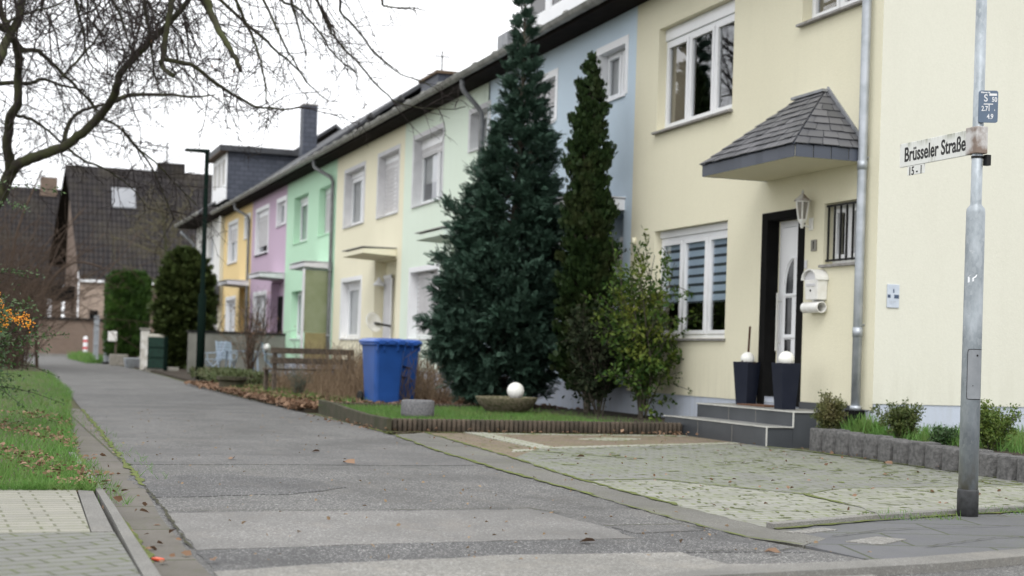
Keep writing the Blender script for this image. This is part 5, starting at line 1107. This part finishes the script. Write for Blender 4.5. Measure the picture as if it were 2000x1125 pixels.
def smooth_path(pts, per=4):
    pts = np.array(pts, float); out = []
    for i in range(len(pts) - 1):
        p0, p1, p2, p3 = pts[max(i - 1, 0)], pts[i], pts[i + 1], pts[min(i + 2, len(pts) - 1)]
        for t in np.linspace(0, 1, per, endpoint=False):
            out.append(.5 * ((2 * p1) + (-p0 + p2) * t + (2 * p0 - 5 * p1 + 4 * p2 - p3) * t * t + (-p0 + 3 * p1 - 3 * p2 + p3) * t ** 3))
    out.append(pts[-1]); return np.array(out)
# ---- the big bare tree over the lane
LIMBS={
'main':[(0.18,24.0,3.17),(0.32,23.68,3.49),(0.48,23.39,3.58),(0.79,23.11,3.7),(1.02,22.86,3.79),(1.24,22.57,3.95),(1.44,22.32,4.16),(1.57,21.86,4.33),(1.63,21.5,4.55),(1.69,21.26,4.71),(1.85,20.94,4.88),(2.0,20.69,5.04),(2.27,20.25,5.31),(2.51,19.89,5.67)],
'H':[(1.76,24.5,4.74),(2.06,24.91,4.93),(2.65,25.33,5.07),(3.24,25.61,5.13),(3.61,25.94,5.25)],
'I':[(1.06,24.3,4.02),(1.14,24.6,4.37),(1.36,24.86,4.62),(1.69,24.98,4.78)],
'J':[(0.18,24.0,3.17),(0.26,23.71,3.53),(0.21,23.54,3.79),(0.24,23.25,4.19),(0.33,22.93,4.35),(0.31,22.82,4.72),(0.32,22.55,5.02),(0.19,22.28,5.26),(0.06,22.2,5.5),(-0.11,22.09,5.87)],
'K':[(-0.14,23.0,4.63),(0.08,23.41,4.72),(0.45,23.72,4.8),(0.7,24.06,4.94),(0.97,24.29,4.91),(1.34,24.7,4.93)],
'L':[(0.19,23.0,5.4),(0.36,23.31,5.22),(0.6,23.61,5.29),(0.89,23.76,5.08),(1.19,23.92,4.85),(1.44,24.04,4.61),(1.59,24.16,4.4)],
'M':[(-0.07,22.0,4.63),(0.06,22.1,4.87),(0.15,22.28,5.15),(0.28,22.31,5.42),(0.34,22.5,5.79),(0.44,22.61,6.27)],
'N':[(0.35,24.0,4.33),(0.56,24.23,4.33),(0.77,24.37,4.23),(1.01,24.48,4.04)],
'O':[(1.53,23.0,4.24),(1.78,23.2,4.18),(2.02,23.24,3.94),(2.34,23.51,3.62),(2.48,23.54,3.34),(2.74,23.75,2.84)],
'O2':[(1.07,24.0,3.92),(1.34,24.03,3.72),(1.65,24.25,3.65),(2.06,24.37,3.43),(2.41,24.54,3.06)],
'P':[(1.84,23.0,4.13),(2.08,23.04,3.85),(2.41,23.11,3.61),(2.75,23.37,3.33),(3.04,23.45,3.07)],
'F':[(2.33,19.0,5.64),(2.5,19.0,5.27),(2.58,19.01,5.05),(2.71,18.87,4.77),(2.85,18.74,4.5),(2.89,18.64,4.34)],
'G':[(2.14,19.5,5.6),(2.1,19.36,5.2),(2.06,19.37,4.99),(2.02,19.39,4.57),(2.0,19.42,4.48),(2.15,19.26,4.31)],
'G2':[(2.03,19.5,4.57),(2.41,19.6,4.54),(2.67,19.76,4.41),(2.92,19.99,4.32),(3.31,20.29,4.2),(3.54,20.45,4.2),(3.89,20.75,4.26),(4.14,20.96,4.35)],
'A':[(4.16,21.0,6.32),(4.39,21.31,5.97),(4.65,21.58,5.63),(4.86,21.83,5.48),(5.23,22.09,5.24),(5.71,22.49,4.96),(6.13,22.96,4.86),(6.87,23.23,4.87),(7.36,23.47,4.99)],
'B':[(4.74,22.0,6.7),(4.94,22.31,6.25),(5.03,22.59,6.12),(5.33,22.82,5.95),(5.72,23.14,5.66),(6.1,23.52,5.54),(6.38,23.81,5.48),(6.75,24.09,5.48),(7.12,24.29,5.38)],
'C':[(2.8,20.0,5.52),(3.32,20.19,5.19),(3.59,20.49,5.08),(3.89,20.87,4.98),(4.07,21.08,4.91),(4.35,21.43,4.74),(4.69,21.84,4.61)],
'D':[(3.28,20.5,6.03),(3.51,20.72,5.75),(3.81,20.77,5.2),(4.0,20.91,4.97),(4.21,20.97,4.71)],
'E':[(3.43,21.0,6.09),(3.81,21.1,5.87),(4.08,21.24,5.81),(4.42,21.51,5.62),(4.73,21.74,5.31),(5.07,22.01,5.17),(5.23,22.15,5.07)],
'Q':[(5.38,22.0,6.55),(5.57,22.21,6.3),(5.67,22.35,6.24),(6.08,22.45,6.29),(6.37,22.58,6.3)],
'R':[(3.87,21.0,6.14),(4.0,21.12,5.76),(4.19,21.39,5.41),(4.33,21.65,5.21)],
'S':[(2.86,19.5,5.55),(3.1,19.65,5.2),(3.26,19.76,4.9),(3.39,19.81,4.51),(3.45,19.91,4.16)],
'T':[(0.94,21.0,5.81),(1.07,21.24,5.38),(1.15,21.35,5.1),(1.24,21.57,4.83),(1.37,21.79,4.73)],
'U':[(1.34,21.0,5.86),(1.61,21.19,5.43),(1.74,21.4,5.13),(1.84,21.52,4.87)],
'V':[(1.75,19.5,5.49),(1.8,19.6,5.19),(1.86,19.74,4.96),(1.96,19.96,4.54),(2.07,20.15,4.24)],
'W':[(-0.09,22.0,5.2),(0.32,22.26,5.51),(0.8,22.44,5.75),(1.09,22.61,6.05)],
'X':[(0.93,23.0,4.82),(1.22,23.16,5.18),(1.51,23.25,5.61),(1.81,23.44,6.07),(1.97,23.58,6.44)],
'Z':[(1.6,20.0,5.66),(1.89,20.19,5.4),(1.98,20.41,5.38),(2.31,20.52,5.16),(2.51,20.7,4.86)],
}
RAD = dict(main=(.090, .032), H=(.045, .012), I=(.042, .022), J=(.085, .04), K=(.042, .016), L=(.045, .014), M=(.075, .05), N=(.03, .018), F=(.055, .026), G=(.040, .030), G2=(.032, .008), O=(.022, .010), O2=(.024, .006), P=(.018, .008))
tree = thing('bare_tree', 'large leafless tree on the grass verge with mossy limbs and drooping twigs over the lane', 'tree', (-.62, 24.5, 0))
tk = TW(); tk.add(smooth_path([(-.62, 24.5, -.1), (-.58, 24.45, .8), (-.38, 24.3, 2.), (-.02, 24.08, 2.85), (.18, 24., 3.2)]), .22, .11, 12); tk.build('trunk', M['barkmoss'], tree)
HUB = (.55, 22.3, 7.4); lb = TW(); tw = TW()
lb.add(smooth_path([(-.11, 22.09, 5.87), (0., 22.1, 6.6), HUB]), .042, .06, 8); lb.add(smooth_path([(.44, 22.61, 6.27), (.5, 22.5, 6.9), HUB]), .05, .06, 8)
def side(path, i0, dens, Lm, r_, lvl, drift, rr0):
    """twigs along a path, each with finer twigs"""
    seg = np.linalg.norm(np.diff(path, axis=0), axis=1); tot = seg.sum(); n = int(tot * dens)
    cum = np.concatenate([[0], np.cumsum(seg)])
    for _ in range(n):
        s_ = U(.04, 1.) * tot; i = min(len(seg) - 1, np.searchsorted(cum, s_) - 1); p = path[i] + (path[i + 1] - path[i]) * ((s_ - cum[i]) / max(seg[i], 1e-6)); tg = (path[i + 1] - path[i]) / max(seg[i], 1e-6)
        side_d = RNG.normal(0, 1, 3); side_d -= tg * side_d.dot(tg); side_d /= np.linalg.norm(side_d) + 1e-9
        L = Lm * U(.45, 1.3); d = tg * .6 + side_d * .95
        w_ = np.array(wander(p, d, L, 5 if lvl == 0 else 4, .16, drift)); tw.add(w_, r_, r_ * .42)
        if lvl < 2: side(w_, 0, (6.5, 7.5)[lvl] * rr0, (.42, .20)[lvl], (.0056, .0042)[lvl], lvl + 1, drift * .8, rr0)
for name, pts in LIMBS.items():
    p = smooth_path(pts); r0, r1 = RAD.get(name, (.024, .008))
    lb.add(p + RNG.normal(0, .006, p.shape), r0, r1, 7 if r0 > .03 else 5)
    if pts[0][2] > 5.35 and name not in ('main', 'J', 'M'):
        q = np.array(pts[0]); d0 = q - np.array(pts[1]); d0 /= np.linalg.norm(d0)
        lb.add(smooth_path([HUB, (np.array(HUB) + q) / 2 + (0, 0, .7), q + d0 * .5, q]), r0 * 1.7, r0, 6)
    fine = name in 'ABCDEQR'
    dr = np.array([.15, .1, -.28]) if name not in ('main', 'J', 'H', 'K', 'M', 'I', 'N', 'L') else np.array([.12, 0, -.15])
    side(p, 0, 2.6 if fine else (7.0 if name not in ('main', 'J', 'M') else 8.0), .66 if fine else .70, .0088, 0, dr, .75 if fine else 1.)
for _ in range(85):      # hanging twigs from the crown above the picture
    x = U(.0, 2.6); y = U(19., 23.5); z0 = U(5.3, 6.3)
    w_ = np.array(wander((x, y, z0), (U(-.9, 1.1), U(-.5, .5), -1), U(.6, 1.7), 8, .20, np.array([.15, 0, -.3]))); tw.add(w_, .015, .006); side(w_, 0, 6.5, .45, .006, 1, np.array([.1, 0, -.3]), .9)
for _ in range(44):
    x = U(2.2, 5.); y = U(20., 23.); z0 = U(5.7, 6.6)
    w_ = np.array(wander((x, y, z0), (U(.2, .7), 0, -1), U(.6, 1.6), 8, .12, np.array([.15, 0, -.2]))); tw.add(w_, .009, .0045); side(w_, 0, 4.5, .38, .005, 1, np.array([.1, 0, -.3]), .6)
lb.build('limbs', M['barkmoss'], tree); tw.build('twigs', M['twig'], tree)
n = 46; ii = RNG.integers(0, len(tw.V), n); P = np.stack([tw.V[i][0] for i in ii]); V, F = scat(*LEAF, P, RNG.normal(0, .4, (n, 3)) + (0, 0, -1), U(.04, .07, n), U(0, 6, n)); np_mesh('last_leaves', V, F, M['leaf_brown'], tree)
# ---- a second bare tree further along the verge, mirrored in the upper windows
o = thing('bare_tree', 'leafless tree farther along the verge, cut by the left picture edge', 'tree', (-3.2, 39, 0)); t2 = TW(); tw = TW()
t2.add(smooth_path([(-3.2, 39, -.1), (-3.1, 39, 2.5), (-2.9, 39.2, 5), (-2.7, 39.1, 8.5), (-2.6, 39.2, 12)]), .24, .05, 10); t2.build('trunk', M['bark'], o)
for _ in range(60):
    z0 = U(3.5, 11.5); a = U(0, 2 * PI); w_ = np.array(wander((-2.9, 39.1, z0), (math.cos(a), math.sin(a), U(.3, 1.2)), U(1.8, 4.6) * (1.15 - z0 / 20), 9, .14, np.array([0, 0, -.03]))); tw.add(w_, .055, .014, 4); side(w_, 0, 3.2, 1.1, .014, 1, np.array([0, 0, -.15]), .6)
tw.build('branches', M['twig'], o)
# ---- slender mossy tree before the brick house
o = thing('bare_tree', 'slender leafless olive coloured tree standing before the steep tiled roof', 'tree', (8.7, 77, 0)); tw = TW()
M['olive_twig'] = plain('lichen_twig', (.13, .12, .06), (.09, .075, .05), 3, rough=.95)
t2 = TW(); t2.add(smooth_path([(8.7, 77, -.1), (8.6, 77, 3), (8.5, 77, 5.5), (8.2, 77, 8)]), .16, .05, 8); t2.build('trunk', M['barkmoss'], o)
for _ in range(34):
    z0 = U(2.5, 7.8); a = U(0, 2 * PI); w_ = np.array(wander((8.6, 77, z0), (math.cos(a) * 1. - .25, math.sin(a), U(.2, 1.1)), U(1.5, 3.6), 8, .12, np.array([0, 0, -.02]))); tw.add(w_, .035, .010); side(w_, 0, 5., .9, .014, 1, np.array([0, 0, -.1]), .6)
tw.build('branches', M['olive_twig'], o)
# ---- brown thicket on the left, shrubs
o = thing('bare_thicket', 'tall tangled brown leafless thicket along the left verge', 'shrub', (.2, 50, 0)); tw = TW()
M['thicket'] = plain('brown_twig', (.088, .060, .042), (.055, .038, .028), 1.5, rough=.95)
for _ in range(400):
    x, y = U(-3.5, 1.2), U(44, 57); w_ = np.array(wander((x, y, 0), (U(-.5, .6), U(-.4, .4), 1.5), U(2.6, 6.2), 9, .13, np.array([U(-.02, .14), 0, -.10]))); tw.add(w_, .026, .008); side(w_, 0, 1.9, .8, .009, 1, np.array([0, 0, -.12]), .5)
tw.build('stems', M['thicket'], o)
for q, L in (((1.55, 49, 0), [(1.5, 49, 1.6), (1.9, 49, 2.8), (2.6, 49, 3.4), (3.4, 49, 3.3)]), ((.9, 52, 0), [(.7, 52, 2.5), (.9, 52, 4.6), (1.6, 52, 6.6)])): 
    t2 = TW(); t2.add(smooth_path([q] + L), .06, .025, 6); t2.build('main_stem', M['thicket'], o)
def stems(tw, base, n, h, spread, r0, lean=(0, 0), wob=.08, tips=None, sub_=0):
    for _ in range(n):
        a = U(0, 2 * PI); s_ = U(.1, 1) * spread; p = np.array([base[0] + U(-.05, .05), base[1] + U(-.05, .05), base[2] - .03])
        w_ = np.array(wander(p, (math.cos(a) * s_ + lean[0], math.sin(a) * s_ + lean[1], 1), h * U(.6, 1.05), 7, wob, np.zeros(3))); tw.add(w_, r0, r0 * .3, 4)
        if tips is not None: tips.append(w_)
        if sub_:
            for k in range(sub_):
                i = RNG.integers(2, 7); d = w_[i] - w_[i - 1]; v_ = np.array(wander(w_[i], d / np.linalg.norm(d) + RNG.normal(0, .6, 3), h * U(.15, .4), 4, .15, np.zeros(3))); tw.add(v_, r0 * .45, r0 * .2)
                if tips is not None: tips.append(v_)
def leafy(o, tips, n, size, mat, spread=.03, lo=.35, up=.4, base=LEAF, name='leaves'):
    P = []; D_ = []
    for _ in range(n):
        w_ = tips[RNG.integers(0, len(tips))]; t = (lo + (1 - lo) * RNG.random()) * (len(w_) - 1); i = min(int(t), len(w_) - 2); P.append(w_[i] + (w_[i + 1] - w_[i]) * (t - i) + RNG.normal(0, spread, 3)); D_.append((w_[i + 1] - w_[i]) / np.linalg.norm(w_[i + 1] - w_[i]) * up + RNG.normal(0, .6, 3))
    V, F = scat(*base, np.array(P), np.array(D_), size * U(.6, 1.25, n), U(0, 6, n)); return np_mesh(name, V, F, mat, o)
OVAL = ([(0, 0, 0), (-.20, .25, .03), (-.24, .6, .03), (0, 1, -.08), (.24, .6, .03), (.20, .25, .03), (0, .5, -.02)], [(0, 6, 2, 1), (0, 5, 4, 6), (6, 4, 3, 2)])
o = thing('evergreen_shrub', 'upright glossy green and yellow leaved shrub under the ground floor window', 'shrub', (8.46, 18.3, .08)); tw = TW(); tips = []
stems(tw, (8.43, 18.4, .1), 15, 2.35, .12, .014, tips=tips, sub_=10); stems(tw, (8.43, 18.4, .1), 5, 1.3, .30, .012, tips=tips, sub_=5); tw.build('stems', M['bark'], o)
leafy(o, tips, 6800, .072, M['holly'], .035, lo=.30, base=OVAL)
o = thing('mottled_shrub', 'dull dark mottled shrub in the shade between thuja and glossy shrub', 'shrub', (8.0, 18.95, .08)); tw = TW(); tips = []
stems(tw, (8.0, 18.95, .1), 14, 1.5, .34, .012, tips=tips, sub_=7); tw.build('stems', M['bark'], o); leafy(o, tips, 4200, .075, M['aucuba'], .05, lo=.2, base=OVAL)
def boxwood(x, y, z, h, r_, nl, mat, label):
    o = thing('boxwood_shrub', label, 'shrub', (x, y, z), 'small shrubs in the corner bed'); tw = TW(); tips = []
    stems(tw, (x, y, z), 26, h * .95, r_ / h * .95, .004, tips=tips, sub_=5, wob=.10); tw.build('stems', M['bark'], o); leafy(o, tips, int(nl * 1.9), .027, mat, .017, lo=.18, base=OVAL)
boxwood(8.33, 13.46, .19, .42, .15, 3600, M['box'], 'olive green boxwood shrub in front of the entrance steps')
boxwood(8.47, 12.38, .19, .44, .17, 3400, M['box'], 'olive brown boxwood shrub before the plinth, right of the steps')
boxwood(8.40, 11.62, .19, .20, .10, 1100, M['boxdark'], 'smallest dark green boxwood shrub, left of the sign pole')
boxwood(8.40, 10.95, .19, .46, .20, 3600, M['boxgreen'], 'fresh green boxwood shrub half behind the sign pole')
o = thing('bare_shrub', 'leafless shrub with rusty lower leaves before the grey garden wall', 'shrub', (6.78, 40.5, .05)); tw = TW(); tips = []
stems(tw, (6.78, 40.5, .1), 26, 2.1, .42, .016, tips=tips, sub_=5, wob=.1); tw.build('stems', M['thicket'], o); leafy(o, tips, 420, .07, M['leaf_brown'], .06, lo=.05)
o = thing('climbing_stem', 'dead brown climber on the orange house front', 'climber', (8.6, 59.6, .0)); tw = TW(); stems(tw, (8.55, 59.5, .05), 7, 3., .10, .03, wob=.12, sub_=2); tw.build('stems', M['thicket'], o)
o = thing('dark_shrub', 'dark twiggy shrub before the purple house door', 'shrub', (8.3, 47.9, .05)); tw = TW(); tips = []; stems(tw, (8.3, 47.9, .1), 30, 2.6, .18, .012, tips=tips, sub_=5); tw.build('stems', M['twig'], o)
# low hedge along the lane
o = thing('low_hedge', 'low clipped hedge along the garden edge beside the street lamp', 'hedge', (5.2, 36, 0)); n = 9000
y = U(31.5, 39.6, n); cxh = interp(y, [31.5, 39.6], [5.25, 5.6]); hw = .55; P = np.stack([cxh + U(-hw, hw, n), y, .05 + .24 * np.sqrt(U(0, 1, n)) + .04 * np.sin(y * 7)], 1)
V, F = scat(*LEAF, P, RNG.normal(0, .7, (n, 3)) + (0, 0, .8), U(.05, .10, n), U(0, 6, n)); np_mesh('leaves', V, F, M['clay'], o)
# ---- firethorn on the left with berries and long sprays
o = thing('firethorn', 'firethorn shrub with orange berry clusters and long leafy sprays at the left edge', 'shrub', (-.2, 15., 0)); tw = TW(); tips = []
stems(tw, (-.22, 15., 0), 40, 1.5, .42, .007, tips=tips, sub_=9, wob=.12); stems(tw, (-.4, 15.3, 0), 10, 2.6, .2, .012, sub_=4)
leafy(o, tips, 11500, .044, M['pyra'], .075, lo=.25)
sp_ = []
for a, b_ in (((-.35, 15, .40), (.73, 14.9, .30)), ((-.3, 15, 1.12), (.42, 15, 1.21)), ((-.2, 15, .62), (.74, 15.1, .96)), ((-.6, 15, 2.2), (.66, 15.1, 2.36)), ((-.4, 15, 2.0), (.36, 15, 2.16)), ((-.3, 15, .6), (.70, 15.1, .55)), ((-.3, 15, 1.4), (.5, 15.2, 1.52)), ((-.3, 14.6, .5), (.36, 14.3, .28))):
    a, b_ = np.array(a), np.array(b_); q = np.array([a + (b_ - a) * t + np.array([0, 0, .10 * math.sin(PI * t)]) + RNG.normal(0, .006, 3) for t in np.linspace(0, 1, 9)]); tw.add(q, .007, .0025, 4); sp_.append(q)
tw.build('stems', M['twig'], o); leafy(o, sp_, 700, .036, M['pyra'], .018, lo=.25, name='spray_leaves')
cl = np.array([(.10, 15.0, 1.22), (.20, 14.95, 1.13), (.28, 14.95, 1.08), (.38, 14.95, 1.04), (.06, 14.9, 1.30), (.33, 15.0, 1.12), (.15, 15., 1.06), (-.1, 14.8, 1.3), (-.2, 14.6, 1.1), (.02, 14.9, 1.62)]); P = np.repeat(cl - (0, .35, .0), 30, 0) + RNG.normal(0, .032, (300, 3))
t_ = MB().ball((0, 0, 0), .5, 6, 4); tri = [(f_[0], f_[1], f_[2], f_[3]) for f_ in t_.f if len(f_) == 4]; V, F = scat(np.array(t_.v), np.array(tri), P, RNG.normal(0, 1, (300, 3)), U(.010, .016, 300)); np_mesh('berries', V, F, M['berry'], o)['kind'] = 'stuff'
# ---- grass
def grass(name, label, xy, z, h, lean=.5):
    n = len(xy); P = np.column_stack([xy, np.full(n, z)]); D_ = RNG.normal(0, lean, (n, 3)) * (1, 1, 0) + (0, 0, 1); V, F = scat(*BLADE, P, D_, h * U(.5, 1.4, n), U(0, 6, n)); o = np_mesh(name, V, F, M['grass']); tag(o, label, 'grass', kind='stuff'); return o
ry = 8.85 + 33 * U(0, 1, 60000) ** 1.9; ex = interp(ry, [8.8, 11.8, 12.8, 18, 21, 26.3, 29, 36, 42], [.61, .635, .72, .95, 1.10, 1.40, 1.43, 1.55, 1.66]); rx = ex - (ex + 1.6) * U(0, 1, 60000) ** 1.35 + .02 * RNG.normal(0, 1, 60000)
keep = (np.sin(rx * 9 + ry * 2.1) * np.sin(ry * 5.3 - rx * 4) + U(-.8, 1.4, 60000)) > -.25
grass('verge_grass', 'short uneven grass on the left verge', np.column_stack([rx, ry])[keep], .04, .062, .6)
gx, gy = U(4.45, 8.0, 26000), U(16.25, 20.7, 26000); k_ = (np.hypot(gx - 6.75, gy - 19.2) > .3) & (np.hypot(gx - 5.02, gy - 17.55) > .2) & ((gx < 7.3) | (U(0, 1, 26000) < .12))
grass('lawn_grass', 'small green lawn inside the ribbed edging', np.column_stack([gx, gy])[k_], .10, .045, .6)
gx, gy = U(8.36, 11.5, 9000), U(9.7, 13.4, 9000); k_ = (gx + .5 * (gy - 10) > 8.6) | (U(0, 1, 9000) < .3)
grass('bed_grass', 'long grass growing in the corner bed beside the palisade stones', np.column_stack([gx, gy])[k_], .19, .105, .45)
grass('bed_grass', 'grass tuft at the foot of the downpipe', np.column_stack([8.55 + RNG.normal(0, .08, 420), 13.15 + RNG.normal(0, .16, 420)]), .19, .17, .4)
gx = np.concatenate([U(.60, .80, 500), U(1.0, 1.2, 200), U(4.9, 5.5, 160), U(5.75, 6.4, 120)]); gy = np.concatenate([U(8.4, 11.5, 500), U(10, 20, 200), U(7.42, 7.62, 160), U(7.68, 7.85, 120)])
grass('joint_grass', 'grass and weeds sprouting from joints along kerbs', np.column_stack([gx, gy]), .0, .05, .8)
gx, gy = U(4.4, 5.9, 5000), U(22.5, 31, 5000); k_ = np.sin(gx * 5 + 1) * np.sin(gy * 2.3) > -.1
grass('garden_grass', 'patchy grass at the garden edge along the lane', np.column_stack([gx, gy])[k_], .045, .09, .6)
grass('garden_grass', 'grass at the lane end beside the gate post', np.column_stack([U(4.0, 4.9, 1500), U(64.5, 80, 1500)]), .0, .35, .4)
# ---- dead leaves and dry weeds
CUP = ([(0, 0, 0), (-.34, .35, .12), (-.18, .8, .16), (0, 1.05, -.03), (.22, .75, .13), (.36, .3, .16), (0, .5, 0)], [(0, 6, 2, 1), (0, 5, 4, 6), (6, 4, 3, 2)])
def litter(name, label, xy, z, s, mat='leaf_brown', kind='stuff', cat_='fallen leaves'):
    n = len(xy); P = np.column_stack([xy, z + U(0, .03, n)]); D_ = RNG.normal(0, 1, (n, 3)) * (1, 1, .25); V, F = scat(*CUP, P, D_, s * U(.5, 1.3, n), RNG.normal(0, .7, n)); return tag(np_mesh(name, V, F, M[mat]), label, cat_, kind=kind)
gx = np.concatenate([U(4.45, 8.8, 7600), 4.22 + np.abs(RNG.normal(0, .40, 4200))]); gy = np.concatenate([U(21.1, 33, 7600), 20.9 + 13 * U(0, 1, 4200) ** 1.4])
litter('leaf_litter', 'brown fallen leaves covering the garden behind the lawn', np.column_stack([gx, gy]), .05, .08)
sel = [(x, y) for x, y in zip(U(-.6, 1.0, 3800), 8.9 + 9 * U(0, 1, 3800) ** 1.5) if x < interp(y, [8.8, 12.8, 18], [.62, .74, .95]) and math.sin(x * 7 + y * 1.7) + U(-.9, .9) > .15]
litter('leaf_litter', 'dry brown leaf fragments lying in the verge grass', np.array(sel), .07, .036)
gx = np.concatenate([U(4.2, 7.9, 60), RNG.normal(7.82, .15, 50), RNG.normal(4.15, .08, 50), U(8.0, 8.08, 22), RNG.normal(.75, .07, 50), U(.1, .6, 70)]); gy = np.concatenate([U(15.93, 16.06, 60), RNG.normal(16.1, .2, 50), U(16.2, 19.5, 50), U(10, 13.5, 22), U(6, 12, 50), U(8.75, 9.05, 70)])
litter('leaf_litter', 'small dead leaves gathered along the edgings and gutters', np.column_stack([gx, gy]), .012, .045)
n = 260; gx, gy = U(.95, 4.0, n), 6 + 14 * U(0, 1, n) ** 1.3
litter('road_debris', 'tiny pale leaf crumbs and grit scattered over the asphalt', np.column_stack([gx, gy]), .006, .022, 'weed', cat_='debris')
litter('road_debris', 'tiny leaf crumbs scattered over the mossy driveway', np.column_stack([U(4.2, 8., 150), U(7.5, 15.9, 150)]), .01, .03, cat_='debris')
def one_leaf(x, y, s, rz, label, mat='leaf_brown'):
    V, F = scat(*CUP, np.array([(x, y, .012)]), np.array([(math.cos(rz), math.sin(rz), .05)]), [s], [.3]); tag(np_mesh('fallen_leaf', V, F, M[mat], loc=(x, y, 0)), label, 'leaf', 'single fallen leaves on the paving')
one_leaf(2.68, 12.66, .085, .4, 'curled brown leaf lying farther up on the smooth asphalt band')
one_leaf(2.76, 11.39, .12, 2.2, 'largest brown curled leaf in the middle of the lane')
one_leaf(1.85, 11.75, .10, 1.2, 'flat tan leaf left of the middle of the lane')
one_leaf(4.98, 12.26, .09, .2, 'brown leaf on the driveway paving near the concrete strip')
one_leaf(7.84, 11.62, .10, 1.9, 'reddish brown leaf leaning at the foot of the palisade stones')
one_leaf(7.01, 10.48, .075, .9, 'pale snail like curled leaf on the mossy driveway')
one_leaf(2.72, 6.62, .085, .1, 'brown leaf on the dark asphalt band nearest the camera')
one_leaf(3.55, 6.15, .075, 2.8, 'pale leaf on the asphalt near the street kerb')
tag(MB().obox((.70, 6.27, .012), (.03, .055, .012), rz=.5).build('litter_scrap', M['orange_scrap'], loc=(.7, 6.27, 0), bevel=.004), 'small orange red scrap lying in the gutter channel', 'litter')
V = []; tw = TW()
for _ in range(2100):
    x, y = U(5.4, 8.0), U(23.9, 30.5); h_ = U(.2, .8) * (1.35 if x > 6.0 else .7)
    w_ = np.array(wander((x, y, .05), (U(-.35, .35), U(-.3, .3), 1), h_, 4, .16, np.array([0, 0, -.3]))); tw.add(w_, .006, .003)
tag(tw.build('dry_weeds', M['weed']), 'dry brown weeds and stalks around the bench', 'weeds', kind='stuff')
tw = TW()
for _ in range(420):
    x, y = U(6.6, 8.4), U(25.5, 36); w_ = np.array(wander((x, y, .05), (U(-.6, .6), U(-.4, .4), 1), U(.5, 1.25), 5, .2, np.array([0, 0, -.5]))); tw.add(w_, .007, .003)
tag(tw.build('bramble_twigs', M['thicket']), 'thin bramble twigs in front of the cream and green houses', 'brambles', kind='stuff')
o = thing('lavender_bush', 'grey green lavender bush at the left end of the bench', 'shrub', (5.35, 26.6, .05)); tw = TW(); tips = []; stems(tw, (5.35, 26.6, .07), 50, .5, .6, .004, tips=tips); tw.build('stems', M['weed'], o)
leafy(o, tips, 1500, .06, leafmat('lavender_leaves', (.06, .09, .07), (.10, .13, .10), trans=.1), .02, lo=.1, base=BLADE)
print('objects', len(bpy.data.objects), 'polys', sum(len(m.polygons) for m in bpy.data.meshes))
